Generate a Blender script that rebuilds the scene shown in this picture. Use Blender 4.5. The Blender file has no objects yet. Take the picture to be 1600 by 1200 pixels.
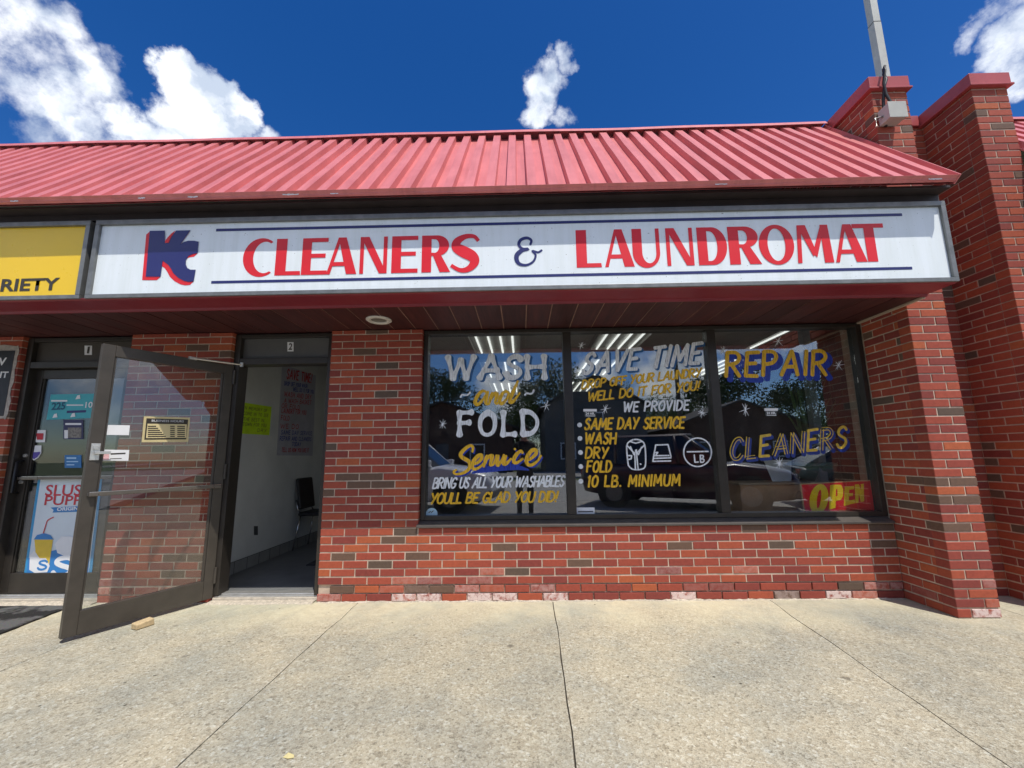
import bpy, bmesh, math, random
from mathutils import Vector, Matrix
R = math.radians
random.seed(11)
sc = bpy.context.scene
COL = sc.collection

# ------------------------------------------------------------------ camera
CAM = Vector((1.751, -3.651, 1.205))
CR = Vector((0.99980, 0.01978, -0.01242)); CU = Vector((0.01535, -0.15349, 0.98803)); CF = Vector((-0.01768, 0.98795, 0.15377))
CF.normalize(); CR = (CR - CF*CR.dot(CF)).normalized(); CU = CR.cross(CF)
FPX, PX, PY = 640.0, 802.74, 612.0
cd = bpy.data.cameras.new('camera'); cam = bpy.data.objects.new('camera', cd); COL.objects.link(cam)
cam.matrix_world = Matrix(((CR.x, CU.x, -CF.x, CAM.x), (CR.y, CU.y, -CF.y, CAM.y), (CR.z, CU.z, -CF.z, CAM.z), (0, 0, 0, 1)))
cd.sensor_fit = 'HORIZONTAL'; cd.sensor_width = 36; cd.lens = FPX/1600*36
cd.shift_x = (800-PX)/1600; cd.shift_y = (PY-600)/1600
cd.clip_start = 0.01; cd.clip_end = 2000
sc.camera = cam

def ray(a, b): return CF + CR*((a-PX)/FPX) - CU*((b-PY)/FPX)
def at(a, b, ax, val):
    """a point of the place: where the sight line through photo pixel (a,b) meets a known plane"""
    d = ray(a, b); i = 'xyz'.index(ax); return CAM + d*((val-CAM[i])/d[i])

# ------------------------------------------------------------------ sun, sky
SUN_TRAVEL = Vector((-0.55, 1.0, -2.16))
sd = bpy.data.lights.new('sun', 'SUN'); sd.energy = 4.3; sd.angle = R(0.5); sd.color = (1.0, 0.95, 0.87)
sun = bpy.data.objects.new('sun', sd); COL.objects.link(sun); sun.location = (8, -14, 30)
sun.rotation_euler = SUN_TRAVEL.to_track_quat('-Z', 'Y').to_euler()
sc.view_settings.view_transform = 'Standard'; sc.view_settings.look = 'None'
sc.view_settings.exposure = 0.0; sc.view_settings.gamma = 1.0; sc.view_settings.use_curve_mapping = False

world = bpy.data.worlds.new('World'); sc.world = world; world.use_nodes = True
wn = world.node_tree; wn.nodes.clear()
def wnode(t, **k):
    n = wn.nodes.new(t)
    for a, b in k.items(): setattr(n, a, b)
    return n
def wl(a, b): wn.links.new(a, b)
wout = wnode('ShaderNodeOutputWorld'); wbg = wnode('ShaderNodeBackground'); wbg.inputs['Strength'].default_value = 0.1
sky = wnode('ShaderNodeTexSky', sky_type='NISHITA', sun_disc=False)
sky.sun_elevation = math.atan2(2.16, math.hypot(.55, 1)); sky.sun_rotation = math.atan2(.55, -1)
sky.ozone_density = 3.0; sky.air_density = 0.9; sky.dust_density = 0.4
hs = wnode('ShaderNodeHueSaturation'); hs.inputs['Hue'].default_value = .512; hs.inputs['Saturation'].default_value = 1.37; hs.inputs['Value'].default_value = 1.34
wl(sky.outputs[0], hs.inputs['Color'])
tc = wnode('ShaderNodeTexCoord')
nz = wnode('ShaderNodeTexNoise'); nz.inputs['Scale'].default_value = 9; nz.inputs['Detail'].default_value = 8; nz.inputs['Roughness'].default_value = .62
wl(tc.outputs['Generated'], nz.inputs['Vector'])
sub = wnode('ShaderNodeVectorMath', operation='SUBTRACT'); sub.inputs[1].default_value = (.5, .5, .5); wl(nz.outputs['Color'], sub.inputs[0])
scl = wnode('ShaderNodeVectorMath', operation='SCALE'); scl.inputs['Scale'].default_value = 0.11; wl(sub.outputs[0], scl.inputs[0])
wadd = wnode('ShaderNodeVectorMath', operation='ADD'); wl(tc.outputs['Generated'], wadd.inputs[0]); wl(scl.outputs[0], wadd.inputs[1])
nrm = wnode('ShaderNodeVectorMath', operation='NORMALIZE'); wl(wadd.outputs[0], nrm.inputs[0])
# clouds: soft round billows about compass directions of the real sky (degrees of spread), broken up by noise
BILL = [((292, 126), 1.7, 1), ((318, 146), 1.9, 1), ((280, 114), 1.1, .95), ((350, 160), 1.5, 1), ((366, 172), 1.3, 1), ((318, 176), 2.2, 1), ((296, 204), 2.4, 1), ((356, 206), 1.7, 1), ((248, 220), 1.6, .9), ((222, 208), 1.7, .82), ((190, 180), 1.5, .74), ((408, 220), 1.2, .62), ((372, 190), 1.2, .85),
        ((24, 18), 2.2, .62), ((84, 40), 2.0, .66), ((120, 92), 2.0, .64), ((150, 138), 2.1, .72), ((108, 162), 2.2, .70), ((54, 150), 2.0, .60), ((18, 104), 1.6, .5), ((60, 90), 1.8, .5), ((70, 205), 1.8, .5), ((140, 200), 2.1, .70), ((172, 96), 1.4, .5),
        ((844, 136), 1.9, .84), ((862, 112), 1.5, .74), ((890, 92), 1.0, .6), ((846, 166), 1.6, .76), ((884, 172), 1.4, .58),
        ((1600, 60), 1.7, .76), ((1584, 92), 1.5, .74), ((1600, 130), 1.5, .64), ((1548, 44), 1.0, .52), ((1530, 62), .8, .46), ((1572, 24), 1.1, .54), ((1592, 6), 1.1, .52)]
last = None
def blob(d, deg, amp):
    global last
    dt = wnode('ShaderNodeVectorMath', operation='DOT_PRODUCT'); dt.inputs[1].default_value = d.normalized(); wl(nrm.outputs[0], dt.inputs[0])
    mr = wnode('ShaderNodeMapRange'); mr.inputs['From Min'].default_value = math.cos(R(deg*1.5)); mr.inputs['From Max'].default_value = math.cos(R(deg*.3))
    mr.inputs['To Min'].default_value = 0; mr.inputs['To Max'].default_value = amp
    wl(dt.outputs['Value'], mr.inputs['Value'])
    if last is None: last = mr.outputs[0]
    else:
        mx = wnode('ShaderNodeMath', operation='MAXIMUM'); wl(last, mx.inputs[0]); wl(mr.outputs[0], mx.inputs[1]); last = mx.outputs[0]
for (p, deg, amp) in BILL: blob(ray(*p), deg, amp)
# sky behind the photographer: mirrored in the glass, extra clouds added to lift the shade
for az, el, deg, amp in [(-178, 8, 3.5, .8), (-155, 22, 9, .8), (-140, 12, 10, .95), (170, 9, 4, .85), (159, 9.5, 5, .9), (163, 17, 2.6, .8), (148, 20, 9, .9), (135, 12, 9, .9), (-120, 25, 11, .8), (120, 28, 10, .8), (-178, 33, 6, .6), (165, 36, 8, .7), (-100, 14, 10, .9), (-168, 48, 8, .8), (-150, 38, 9, .75), (140, 42, 10, .75), (-125, 45, 9, .7), (100, 18, 10, .9), (-90, 30, 10, .8)]:
    blob(Vector((math.sin(R(az))*math.cos(R(el)), math.cos(R(az))*math.cos(R(el)), math.sin(R(el)))), deg, amp)
nz2 = wnode('ShaderNodeTexNoise'); nz2.inputs['Scale'].default_value = 26; nz2.inputs['Detail'].default_value = 9; nz2.inputs['Roughness'].default_value = .62
wl(tc.outputs['Generated'], nz2.inputs['Vector'])
ma = wnode('ShaderNodeMath', operation='MULTIPLY_ADD'); ma.inputs[1].default_value = 0.86; ma.inputs[2].default_value = -.43; wl(nz2.outputs['Fac'], ma.inputs[0])
m1 = wnode('ShaderNodeMath', operation='ADD'); wl(last, m1.inputs[0]); wl(ma.outputs[0], m1.inputs[1])
cm = wnode('ShaderNodeMapRange', interpolation_type='SMOOTHSTEP'); cm.inputs['From Min'].default_value = .24; cm.inputs['From Max'].default_value = .82; wl(m1.outputs[0], cm.inputs['Value'])
m2 = wnode('ShaderNodeMath', operation='MULTIPLY'); m2.inputs[1].default_value = .95; wl(cm.outputs[0], m2.inputs[0])
nz3 = wnode('ShaderNodeTexNoise'); nz3.inputs['Scale'].default_value = 15; nz3.inputs['Detail'].default_value = 5
wl(nrm.outputs[0], nz3.inputs['Vector'])
cr = wnode('ShaderNodeValToRGB'); cr.color_ramp.elements[0].position = .36; cr.color_ramp.elements[0].color = (6.6, 7.6, 9.2, 1); cr.color_ramp.elements[1].position = .58; cr.color_ramp.elements[1].color = (13.5, 13.8, 14.2, 1)
wl(nz3.outputs['Fac'], cr.inputs[0])
cmx = wnode('ShaderNodeMix', data_type='RGBA'); wl(m2.outputs[0], cmx.inputs['Factor']); wl(hs.outputs[0], cmx.inputs[6]); wl(cr.outputs[0], cmx.inputs[7])
wl(cmx.outputs[2], wbg.inputs['Color']); wl(wbg.outputs[0], wout.inputs[0])

# ------------------------------------------------------------------ materials
MATS = {}
class NT:
    def __init__(s, name):
        s.m = bpy.data.materials.new(name); s.m.use_nodes = True; s.t = s.m.node_tree; s.t.nodes.clear()
        s.out = s.n('ShaderNodeOutputMaterial')
    def n(s, t, **k):
        x = s.t.nodes.new(t)
        for a, b in k.items(): setattr(x, a, b)
        return x
    def l(s, a, b): s.t.links.new(a, b)
    def geo(s): return s.n('ShaderNodeNewGeometry')
    def noise(s, scale, detail=4, rough=.55, vec=None):
        x = s.n('ShaderNodeTexNoise'); x.inputs['Scale'].default_value = scale; x.inputs['Detail'].default_value = detail; x.inputs['Roughness'].default_value = rough
        s.l(vec if vec is not None else s.geo().outputs['Position'], x.inputs['Vector']); return x
    def ramp(s, fac, stops, const=False):
        x = s.n('ShaderNodeValToRGB'); c = x.color_ramp
        if const: c.interpolation = 'CONSTANT'
        while len(c.elements) < len(stops): c.elements.new(.5)
        for e, (p, col) in zip(c.elements, stops): e.position = p; e.color = (*col, 1) if len(col) == 3 else col
        s.l(fac, x.inputs[0]); return x
    def mix(s, fac, a, b, blend='MIX'):
        x = s.n('ShaderNodeMix', data_type='RGBA', blend_type=blend)
        for sock, v in ((x.inputs['Factor'], fac), (x.inputs[6], a), (x.inputs[7], b)):
            if hasattr(v, 'links') or hasattr(v, 'is_linked'): s.l(v, sock)
            elif isinstance(v, (int, float)): sock.default_value = v
            else: sock.default_value = (*v, 1)
        return x.outputs[2]
    def bsdf(s, color, rough=.6, metal=0, spec=.5, bump=None, bstr=.3, bdist=.002):
        b = s.n('ShaderNodeBsdfPrincipled'); b.inputs['Metallic'].default_value = metal; b.inputs['Specular IOR Level'].default_value = spec
        if hasattr(color, 'links') or hasattr(color, 'is_linked'): s.l(color, b.inputs['Base Color'])
        else: b.inputs['Base Color'].default_value = (*color, 1)
        if isinstance(rough, (int, float)): b.inputs['Roughness'].default_value = rough
        else: s.l(rough, b.inputs['Roughness'])
        if bump is not None:
            bp = s.n('ShaderNodeBump'); bp.inputs['Strength'].default_value = bstr; bp.inputs['Distance'].default_value = bdist
            s.l(bump, bp.inputs['Height']); s.l(bp.outputs[0], b.inputs['Normal'])
        s.l(b.outputs[0], s.out.inputs[0]); return b
def M(name, color, rough=.6, metal=0, var=.12, scale=6, spec=.5, bump=0, bscale=80):
    """plain stuff with a little dirt and wear in it"""
    if name in MATS: return MATS[name]
    t = NT(name); a = tuple(max(0, c*(1-var)) for c in color); b = tuple(min(1, c*(1+var)) for c in color)
    n1 = t.noise(scale, 6, .6); col = t.ramp(n1.outputs['Fac'], [(.3, a), (.7, b)]).outputs[0]
    n2 = t.noise(scale*3, 4); rr = t.n('ShaderNodeMapRange'); rr.inputs['To Min'].default_value = max(.02, rough-.1); rr.inputs['To Max'].default_value = min(1, rough+.1); t.l(n2.outputs['Fac'], rr.inputs['Value'])
    t.bsdf(col, rr.outputs[0], metal, spec, t.noise(bscale, 3).outputs['Fac'] if bump else None, bump)
    MATS[name] = t.m; return t.m
def emit(name, color, s):
    if name in MATS: return MATS[name]
    t = NT(name); e = t.n('ShaderNodeEmission'); e.inputs[0].default_value = (*color, 1); e.inputs[1].default_value = s; t.l(e.outputs[0], t.out.inputs[0]); MATS[name] = t.m; return t.m
def glass(name, ior=2.2, tint=(.92, .95, .94), dirt=.03):
    if name in MATS: return MATS[name]
    t = NT(name); tr = t.n('ShaderNodeBsdfTransparent'); tr.inputs[0].default_value = (*tint, 1)
    gl = t.n('ShaderNodeBsdfGlossy'); gl.inputs['Roughness'].default_value = 0.0; gl.inputs[0].default_value = (.97, .98, 1, 1)
    bp = t.n('ShaderNodeBump'); bp.inputs['Strength'].default_value = .06; bp.inputs['Distance'].default_value = .006; t.l(t.noise(1.3, 1).outputs['Fac'], bp.inputs['Height']); t.l(bp.outputs[0], gl.inputs['Normal'])
    fr = t.n('ShaderNodeFresnel'); bf = t.n('ShaderNodeMapRange'); bf.inputs['To Min'].default_value = ior; bf.inputs['To Max'].default_value = 1/ior; t.l(t.geo().outputs['Backfacing'], bf.inputs['Value']); t.l(bf.outputs[0], fr.inputs[0])
    mx = t.n('ShaderNodeMixShader'); t.l(fr.outputs[0], mx.inputs[0]); t.l(tr.outputs[0], mx.inputs[1]); t.l(gl.outputs[0], mx.inputs[2])
    df = t.n('ShaderNodeBsdfDiffuse'); df.inputs[0].default_value = (.5, .48, .44, 1)
    mr = t.n('ShaderNodeMapRange'); mr.inputs['From Min'].default_value = .45; mr.inputs['From Max'].default_value = .8; mr.inputs['To Max'].default_value = dirt; t.l(t.noise(5, 7, .7).outputs['Fac'], mr.inputs['Value'])
    m2 = t.n('ShaderNodeMixShader'); t.l(mr.outputs[0], m2.inputs[0]); t.l(mx.outputs[0], m2.inputs[1]); t.l(df.outputs[0], m2.inputs[2])
    t.l(m2.outputs[0], t.out.inputs[0]); MATS[name] = t.m; return t.m

def brick_mat():
    t = NT('clay_brick'); g = t.geo(); ri = g.outputs['Random Per Island']
    col = t.ramp(ri, [(0, (0.392, 0.088, 0.044)), (0.2, (0.343, 0.071, 0.043)), (0.42, (0.288, 0.060, 0.041)), (0.62, (0.245, 0.052, 0.040)), (0.76, (0.429, 0.109, 0.044)), (0.82, (0.374, 0.080, 0.047)), (.90, (0.150, 0.090, 0.062)), (.955, (0.120, 0.082, 0.060))], True).outputs[0]
    n1 = t.noise(38, 6, .65); col = t.mix(.55, col, t.ramp(n1.outputs['Fac'], [(.3, (.72, .70, .70)), (.7, (1.18, 1.15, 1.12))]).outputs[0], 'MULTIPLY')
    # soot / run-off over the whole wall
    n3 = t.noise(1.6, 5, .6); col = t.mix(.5, col, t.ramp(n3.outputs['Fac'], [(.3, (.78, .76, .76)), (.7, (1.08, 1.06, 1.05))]).outputs[0], 'MULTIPLY')
    at_ = t.n('ShaderNodeAttribute', attribute_name='salt'); n2 = t.noise(26, 7, .7)
    f = t.n('ShaderNodeMath', operation='MULTIPLY'); mr = t.n('ShaderNodeMapRange'); mr.inputs['From Min'].default_value = .36; mr.inputs['From Max'].default_value = .56
    t.l(n2.outputs['Fac'], mr.inputs['Value']); t.l(mr.outputs[0], f.inputs[0]); t.l(at_.outputs['Fac'], f.inputs[1])
    col = t.mix(f.outputs[0], col, (.66, .52, .48))
    t.bsdf(col, .72, 0, .35, t.noise(260, 5, .7).outputs['Fac'], .35, .002); return t.m
BRICK = brick_mat()
MORTAR = M('mortar', (.52, .41, .32), .95, 0, .28, 9, .2, .5, 300)

def concrete_mat():
    t = NT('aggregate_concrete'); P = t.geo().outputs['Position']
    v = t.n('ShaderNodeTexVoronoi'); v.inputs['Scale'].default_value = 78; t.l(P, v.inputs['Vector'])
    v2 = t.n('ShaderNodeTexVoronoi'); v2.inputs['Scale'].default_value = 175; t.l(P, v2.inputs['Vector'])
    s1 = t.n('ShaderNodeSeparateColor'); t.l(v.outputs['Color'], s1.inputs[0]); s2 = t.n('ShaderNodeSeparateColor'); t.l(v2.outputs['Color'], s2.inputs[0])
    st = [(0, (0.207, 0.183, 0.138)), (.10, (0.396, 0.353, 0.273)), (.32, (0.470, 0.438, 0.351)), (.62, (0.537, 0.510, 0.422)), (.84, (0.640, 0.624, 0.534)), (.95, (0.752, 0.769, 0.711))]
    c1 = t.ramp(s1.outputs[0], st, True).outputs[0]; c2 = t.ramp(s2.outputs[0], [(0, (0.188, 0.172, 0.138)), (.16, (0.415, 0.376, 0.294)), (.6, (0.508, 0.480, 0.388)), (.9, (0.658, 0.646, 0.556))], True).outputs[0]
    col = t.mix(.5, c1, c2)
    matrix = t.ramp(t.noise(30, 6, .7).outputs['Fac'], [(.3, (0.443, 0.411, 0.327)), (.7, (0.544, 0.510, 0.410))]).outputs[0]
    # cement skin is whole near the wall and worn off further out
    sep = t.n('ShaderNodeSeparateXYZ'); t.l(P, sep.inputs[0])
    n = t.noise(1.7, 6, .65); a = t.n('ShaderNodeMath', operation='MULTIPLY_ADD'); a.inputs[1].default_value = 1.5; a.inputs[2].default_value = -.30; t.l(n.outputs['Fac'], a.inputs[0])
    b = t.n('ShaderNodeMath', operation='ADD'); t.l(a.outputs[0], b.inputs[0]); t.l(sep.outputs['Y'], b.inputs[1])
    mr = t.n('ShaderNodeMapRange'); mr.inputs['From Min'].default_value = -.22; mr.inputs['From Max'].default_value = .42; mr.inputs['To Max'].default_value = .85; t.l(b.outputs[0], mr.inputs['Value'])
    smooth_col = t.ramp(t.noise(14, 7, .7).outputs['Fac'], [(.3, (0.564, 0.531, 0.399)), (.7, (0.697, 0.676, 0.534))]).outputs[0]
    col = t.mix(.16, col, matrix); col = t.mix(mr.outputs[0], col, smooth_col)
    st_ = t.ramp(t.noise(1.1, 7, .7).outputs['Fac'], [(.34, (0.697, 0.739, 0.756)), (.58, (0.990, 0.955, 0.870))]).outputs[0]; col = t.mix(.9, col, st_, 'MULTIPLY')
    col = t.mix(1.0, col, t.ramp(t.geo().outputs['Random Per Island'], [(0, (.93, .93, .92)), (1, (1.05, 1.04, 1.02))]).outputs[0], 'MULTIPLY')
    big = t.noise(.55, 5, .75); col = t.mix(.4, col, t.ramp(big.outputs['Fac'], [(.36, (0.880, 0.874, 0.900)), (.50, (1, 1, 1)), (.66, (1.07, 1.05, 1.0))]).outputs[0], 'MULTIPLY')
    gum = t.n('ShaderNodeTexVoronoi'); gum.inputs['Scale'].default_value = 2.6; t.l(P, gum.inputs['Vector']); gsep = t.n('ShaderNodeSeparateColor'); t.l(gum.outputs['Color'], gsep.inputs[0]); gg = t.n('ShaderNodeMath', operation='GREATER_THAN'); gg.inputs[1].default_value = .55; t.l(gsep.outputs[1], gg.inputs[0])
    col = t.mix(gg.outputs[0], col, t.mix(.75, col, t.ramp(gum.outputs['Distance'], [(.035, (0.407, 0.404, 0.415)), (.075, (1, 1, 1))]).outputs[0], 'MULTIPLY'))
    sp = t.n('ShaderNodeTexVoronoi'); sp.inputs['Scale'].default_value = 9; t.l(P, sp.inputs['Vector'])
    spr = t.ramp(sp.outputs['Distance'], [(.055, (0.262, 0.260, 0.244)), (.085, (1, 1, 1))]).outputs[0]
    gate = t.n('ShaderNodeSeparateColor'); t.l(sp.outputs['Color'], gate.inputs[0]); gt = t.n('ShaderNodeMath', operation='GREATER_THAN'); gt.inputs[1].default_value = .8; t.l(gate.outputs[0], gt.inputs[0])
    col = t.mix(gt.outputs[0], col, t.mix(1.0, col, spr, 'MULTIPLY'))
    h = t.n('ShaderNodeMath', operation='ADD'); t.l(v.outputs['Distance'], h.inputs[0]); t.l(v2.outputs['Distance'], h.inputs[1])
    t.bsdf(col, .85, 0, .3, h.outputs[0], .5, .003); return t.m
CONC = concrete_mat()
DARKJOINT = M('joint_dirt', (.10, .085, .065), .95, 0, .3, 30)
ASPHALT = M('asphalt', (.34, .33, .31), .9, 0, .25, 40, .3, .4, 200)
def roof_mat():
    t = NT('red_roof_metal'); n = t.noise(3.2, 6, .6)
    col = t.ramp(n.outputs['Fac'], [(.3, (.59, .168, .168)), (.7, (.70, .22, .215))]).outputs[0]
    mpn = t.n('ShaderNodeMapping'); mpn.inputs['Scale'].default_value = (11, .7, .7); t.l(t.geo().outputs['Position'], mpn.inputs['Vector']); run = t.noise(1.0, 6, .7, mpn.outputs[0]); col = t.mix(.75, col, t.ramp(run.outputs['Fac'], [(.32, (.74, .72, .71)), (.55, (1, 1, 1)), (.72, (1.08, 1.07, 1.07))]).outputs[0], 'MULTIPLY')
    ch = t.noise(24, 8, .75); mr = t.n('ShaderNodeMapRange'); mr.inputs['From Min'].default_value = .70; mr.inputs['From Max'].default_value = .74; t.l(ch.outputs['Fac'], mr.inputs['Value'])
    col = t.mix(mr.outputs[0], col, (.8, .76, .72))
    t.bsdf(col, .42, 0, .5, t.noise(5, 3).outputs['Fac'], .08, .01); return t.m
ROOF = roof_mat()
CAPRED = M('red_cap_metal', (.40, .075, .075), .4, 0, .12, 4)
BURG = M('burgundy_metal', (.22, .022, .036), .38, 0, .1, 3)
BRONZE = M('dark_bronze_aluminium', (.042, .036, .030), .38, .25, .15, 9, .5, .05, 200)
BRONZE2 = M('door_bronze_aluminium', (.070, .060, .049), .42, .2, .15, 9, .5, .06, 200)
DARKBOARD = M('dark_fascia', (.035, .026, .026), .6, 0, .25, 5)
FRAMEGREY = M('weathered_sign_frame', (.20, .205, .20), .45, .5, .2, 14, .5, .1, 120)
def sign_mat():
    t = NT('white_sign_plastic'); mp = t.n('ShaderNodeMapping'); mp.inputs['Scale'].default_value = (14, 1, 1.1); t.l(t.geo().outputs['Position'], mp.inputs['Vector'])
    col = t.ramp(t.noise(1.0, 6, .7, mp.outputs[0]).outputs['Fac'], [(.34, (.76, .82, .82)), (.6, (.83, .89, .91))]).outputs[0]
    sp = t.noise(70, 3, .5); col = t.mix(1.0, col, t.ramp(sp.outputs['Fac'], [(.265, (.45, .43, .40)), (.285, (1, 1, 1))]).outputs[0], 'MULTIPLY')
    t.bsdf(col, .30); return t.m
SIGNWHITE = sign_mat()
SIGNYELLOW = M('yellow_sign_plastic', (.86, .56, .012), .3, 0, .04, 2.2)
NAVY = M('navy_vinyl', (.016, .022, .14), .4, 0, .08, 4)
SIGNRED = M('red_vinyl', (.74, .012, .022), .4, 0, .06, 4)
BLACKV = M('black_vinyl', (.035, .028, .02), .45, 0, .1, 4)
ALU = M('aluminium', (.62, .61, .58), .35, .7, .12, 18)
CHROME = M('chrome', (.75, .75, .75), .15, 1, .05, 18)
def paint(name, color, thin=.5):
    t = NT(name); mp = t.n('ShaderNodeMapping'); mp.inputs['Rotation'].default_value = (0, R(14), 0); mp.inputs['Scale'].default_value = (95, 40, 14); t.l(t.geo().outputs['Position'], mp.inputs['Vector'])
    n = t.noise(1.0, 5, .65, mp.outputs[0]); col = t.ramp(n.outputs['Fac'], [(.3, tuple(c*.66 for c in color)), (.62, color)]).outputs[0]
    b = t.bsdf(col, .5); mr = t.n('ShaderNodeMapRange'); mr.inputs['From Min'].default_value = .30; mr.inputs['From Max'].default_value = .47; mr.inputs['To Min'].default_value = 1-thin; mr.inputs['To Max'].default_value = 1
    t.l(n.outputs['Fac'], mr.inputs['Value']); t.l(mr.outputs[0], b.inputs['Alpha']); MATS[name] = t.m; return t.m
PAINTWHITE = paint('white_sign_paint', (.88, .92, .96), .35)
PAINTGOLD = paint('gold_sign_paint', (.90, .53, .02), .5)
PAINTBLUE = paint('blue_sign_paint', (.030, .13, .33), .5)
PAINTULTRA = paint('deep_blue_sign_paint', (.012, .045, .40), .5)
GLASS = glass('coated_window_glass', 2.25)
DGLASS = glass('door_glass', 1.7, (.86, .88, .88), .02)
INTWALL = M('interior_wall_paint', (.60, .62, .60), .8, 0, .08, 3)
INTCEIL = M('ceiling_tile', (.44, .43, .40), .9, 0, .1, 3)
INTFLOOR = M('interior_floor_tile', (.16, .165, .165), .5, 0, .2, 3)
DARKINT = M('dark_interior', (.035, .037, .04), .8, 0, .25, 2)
WOODBOX = M('brown_cardboard', (.46, .25, .13), .75, 0, .18, 7)
BLACKPLASTIC = M('black_plastic', (.02, .02, .022), .5, 0, .15, 10)
WHITEPAPER = M('white_paper', (.82, .83, .84), .8, 0, .04, 8)
TUBE = emit('fluorescent_tube', (1, .99, .95), 1.35)
def soffit_mat():
    t = NT('stained_cedar'); P = t.geo().outputs['Position']; mp = t.n('ShaderNodeMapping'); mp.inputs['Scale'].default_value = (34, 2.2, 30); t.l(P, mp.inputs['Vector'])
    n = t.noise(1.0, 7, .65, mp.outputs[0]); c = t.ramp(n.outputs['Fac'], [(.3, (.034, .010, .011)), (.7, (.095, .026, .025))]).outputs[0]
    r = t.ramp(t.geo().outputs['Random Per Island'], [(0, (.75, .75, .75)), (1, (1.15, 1.15, 1.15))]).outputs[0]
    t.bsdf(t.mix(1.0, c, r, 'MULTIPLY'), .5, 0, .4, n.outputs['Fac'], .2, .002); return t.m
SOFFIT = soffit_mat()

# ------------------------------------------------------------------ object helpers
def link(o, parent=None):
    COL.objects.link(o)
    if parent is not None: o.parent = parent
    return o
def thing(name, label, cat, loc=(0, 0, 0), rotz=0, group=None, keep=True):
    o = bpy.data.objects.new(name, None); o.empty_display_size = .1; COL.objects.link(o); o.location = loc; o.rotation_euler = (0, 0, rotz)
    tag(o, label, cat, group); return o
def tag(o, label=None, cat=None, group=None, kind=None):
    if label: o['label'] = label
    if cat: o['category'] = cat
    if group: o['group'] = group
    if kind: o['kind'] = kind
    return o
def obj(name, bm, mat, parent=None, smooth=False, world=False, bevel=0, label=None):
    """one mesh object. world=True: the bmesh is in world coordinates although the parent stands elsewhere"""
    me = bpy.data.meshes.new(name)
    if world and parent is not None:
        mw = Matrix.LocRotScale(parent.location, parent.rotation_euler, None)
        if parent.parent: mw = Matrix.LocRotScale(parent.parent.location, parent.parent.rotation_euler, None) @ mw
        bm.transform(mw.inverted())
    bmesh.ops.recalc_face_normals(bm, faces=bm.faces[:])
    bm.to_mesh(me); bm.free()
    for m in (mat if isinstance(mat, (list, tuple)) else [mat]): me.materials.append(m)
    if smooth:
        for p in me.polygons: p.use_smooth = True
    o = bpy.data.objects.new(name, me); link(o, parent)
    if bevel:
        b = o.modifiers.new('bevel', 'BEVEL'); b.width = bevel; b.segments = 2; b.limit_method = 'ANGLE'; b.angle_limit = R(50)
    if label: o['label'] = label
    return o
def BM(): return bmesh.new()
def box(bm, x0, x1, y0, y1, z0, z1, mi=0):
    v = [bm.verts.new((x, y, z)) for x in (x0, x1) for y in (y0, y1) for z in (z0, z1)]
    for q in ((0, 1, 3, 2), (4, 6, 7, 5), (0, 4, 5, 1), (2, 3, 7, 6), (0, 2, 6, 4), (1, 5, 7, 3)):
        f = bm.faces.new([v[i] for i in q]); f.material_index = mi
    return v
def frame_box(bm, O, U, V, N, a0, a1, b0, b1, n0, n1, mi=0):
    """box in a local frame: U along, V up, N outward"""
    v = [bm.verts.new(O+U*a+N*n+V*b) for a in (a0, a1) for n in (n0, n1) for b in (b0, b1)]
    for q in ((0, 1, 3, 2), (4, 6, 7, 5), (0, 4, 5, 1), (2, 3, 7, 6), (0, 2, 6, 4), (1, 5, 7, 3)):
        f = bm.faces.new([v[i] for i in q]); f.material_index = mi
def tube(bm, pts, rad, n=10, cap=True, mi=0):
    pts = [Vector(p) for p in pts]; rings = []
    rads = rad if isinstance(rad, (list, tuple)) else [rad]*len(pts)
    for i, p in enumerate(pts):
        d = (pts[min(i+1, len(pts)-1)]-pts[max(i-1, 0)]).normalized(); a = d.orthogonal().normalized() if abs(d.z) > .9 else d.cross(Vector((0, 0, 1))).normalized(); b = d.cross(a)
        if rings and False: pass
        rings.append([bm.verts.new(p+(a*math.cos(2*math.pi*k/n)+b*math.sin(2*math.pi*k/n))*rads[i]) for k in range(n)])
    for r0, r1 in zip(rings, rings[1:]):
        for k in range(n):
            f = bm.faces.new((r0[k], r0[(k+1) % n], r1[(k+1) % n], r1[k])); f.material_index = mi
    if cap:
        for r_ in (rings[0], rings[-1]):
            f = bm.faces.new(r_); f.material_index = mi
def lathe(bm, prof, n=24, c=(0, 0, 0), axis='z', mi=0):
    c = Vector(c); rings = []
    for r_, h in prof:
        ring = []
        for k in range(n):
            a = 2*math.pi*k/n; p = (r_*math.cos(a), r_*math.sin(a), h)
            if axis == 'y': p = (p[0], p[2], p[1])
            if axis == 'x': p = (p[2], p[0], p[1])
            ring.append(bm.verts.new(c+Vector(p)))
        rings.append(ring)
    for r0, r1 in zip(rings, rings[1:]):
        for k in range(n):
            f = bm.faces.new((r0[k], r0[(k+1) % n], r1[(k+1) % n], r1[k])); f.material_index = mi
    for r_ in (rings[0], rings[-1]):
        f = bm.faces.new(r_); f.material_index = mi
def plate(bm, quad, thick, n=Vector((0, -1, 0))):
    """thin sheet with real thickness from four corners (front face), growing backwards"""
    f = [bm.verts.new(q) for q in quad]; b = [bm.verts.new(Vector(q)-n*thick) for q in quad]
    bm.faces.new(f); bm.faces.new(b[::-1])
    k = len(quad)
    for i in range(k): bm.faces.new((f[i], b[i], b[(i+1) % k], f[(i+1) % k]))
def lerp(a, b, t): return a+(b-a)*t

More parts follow.
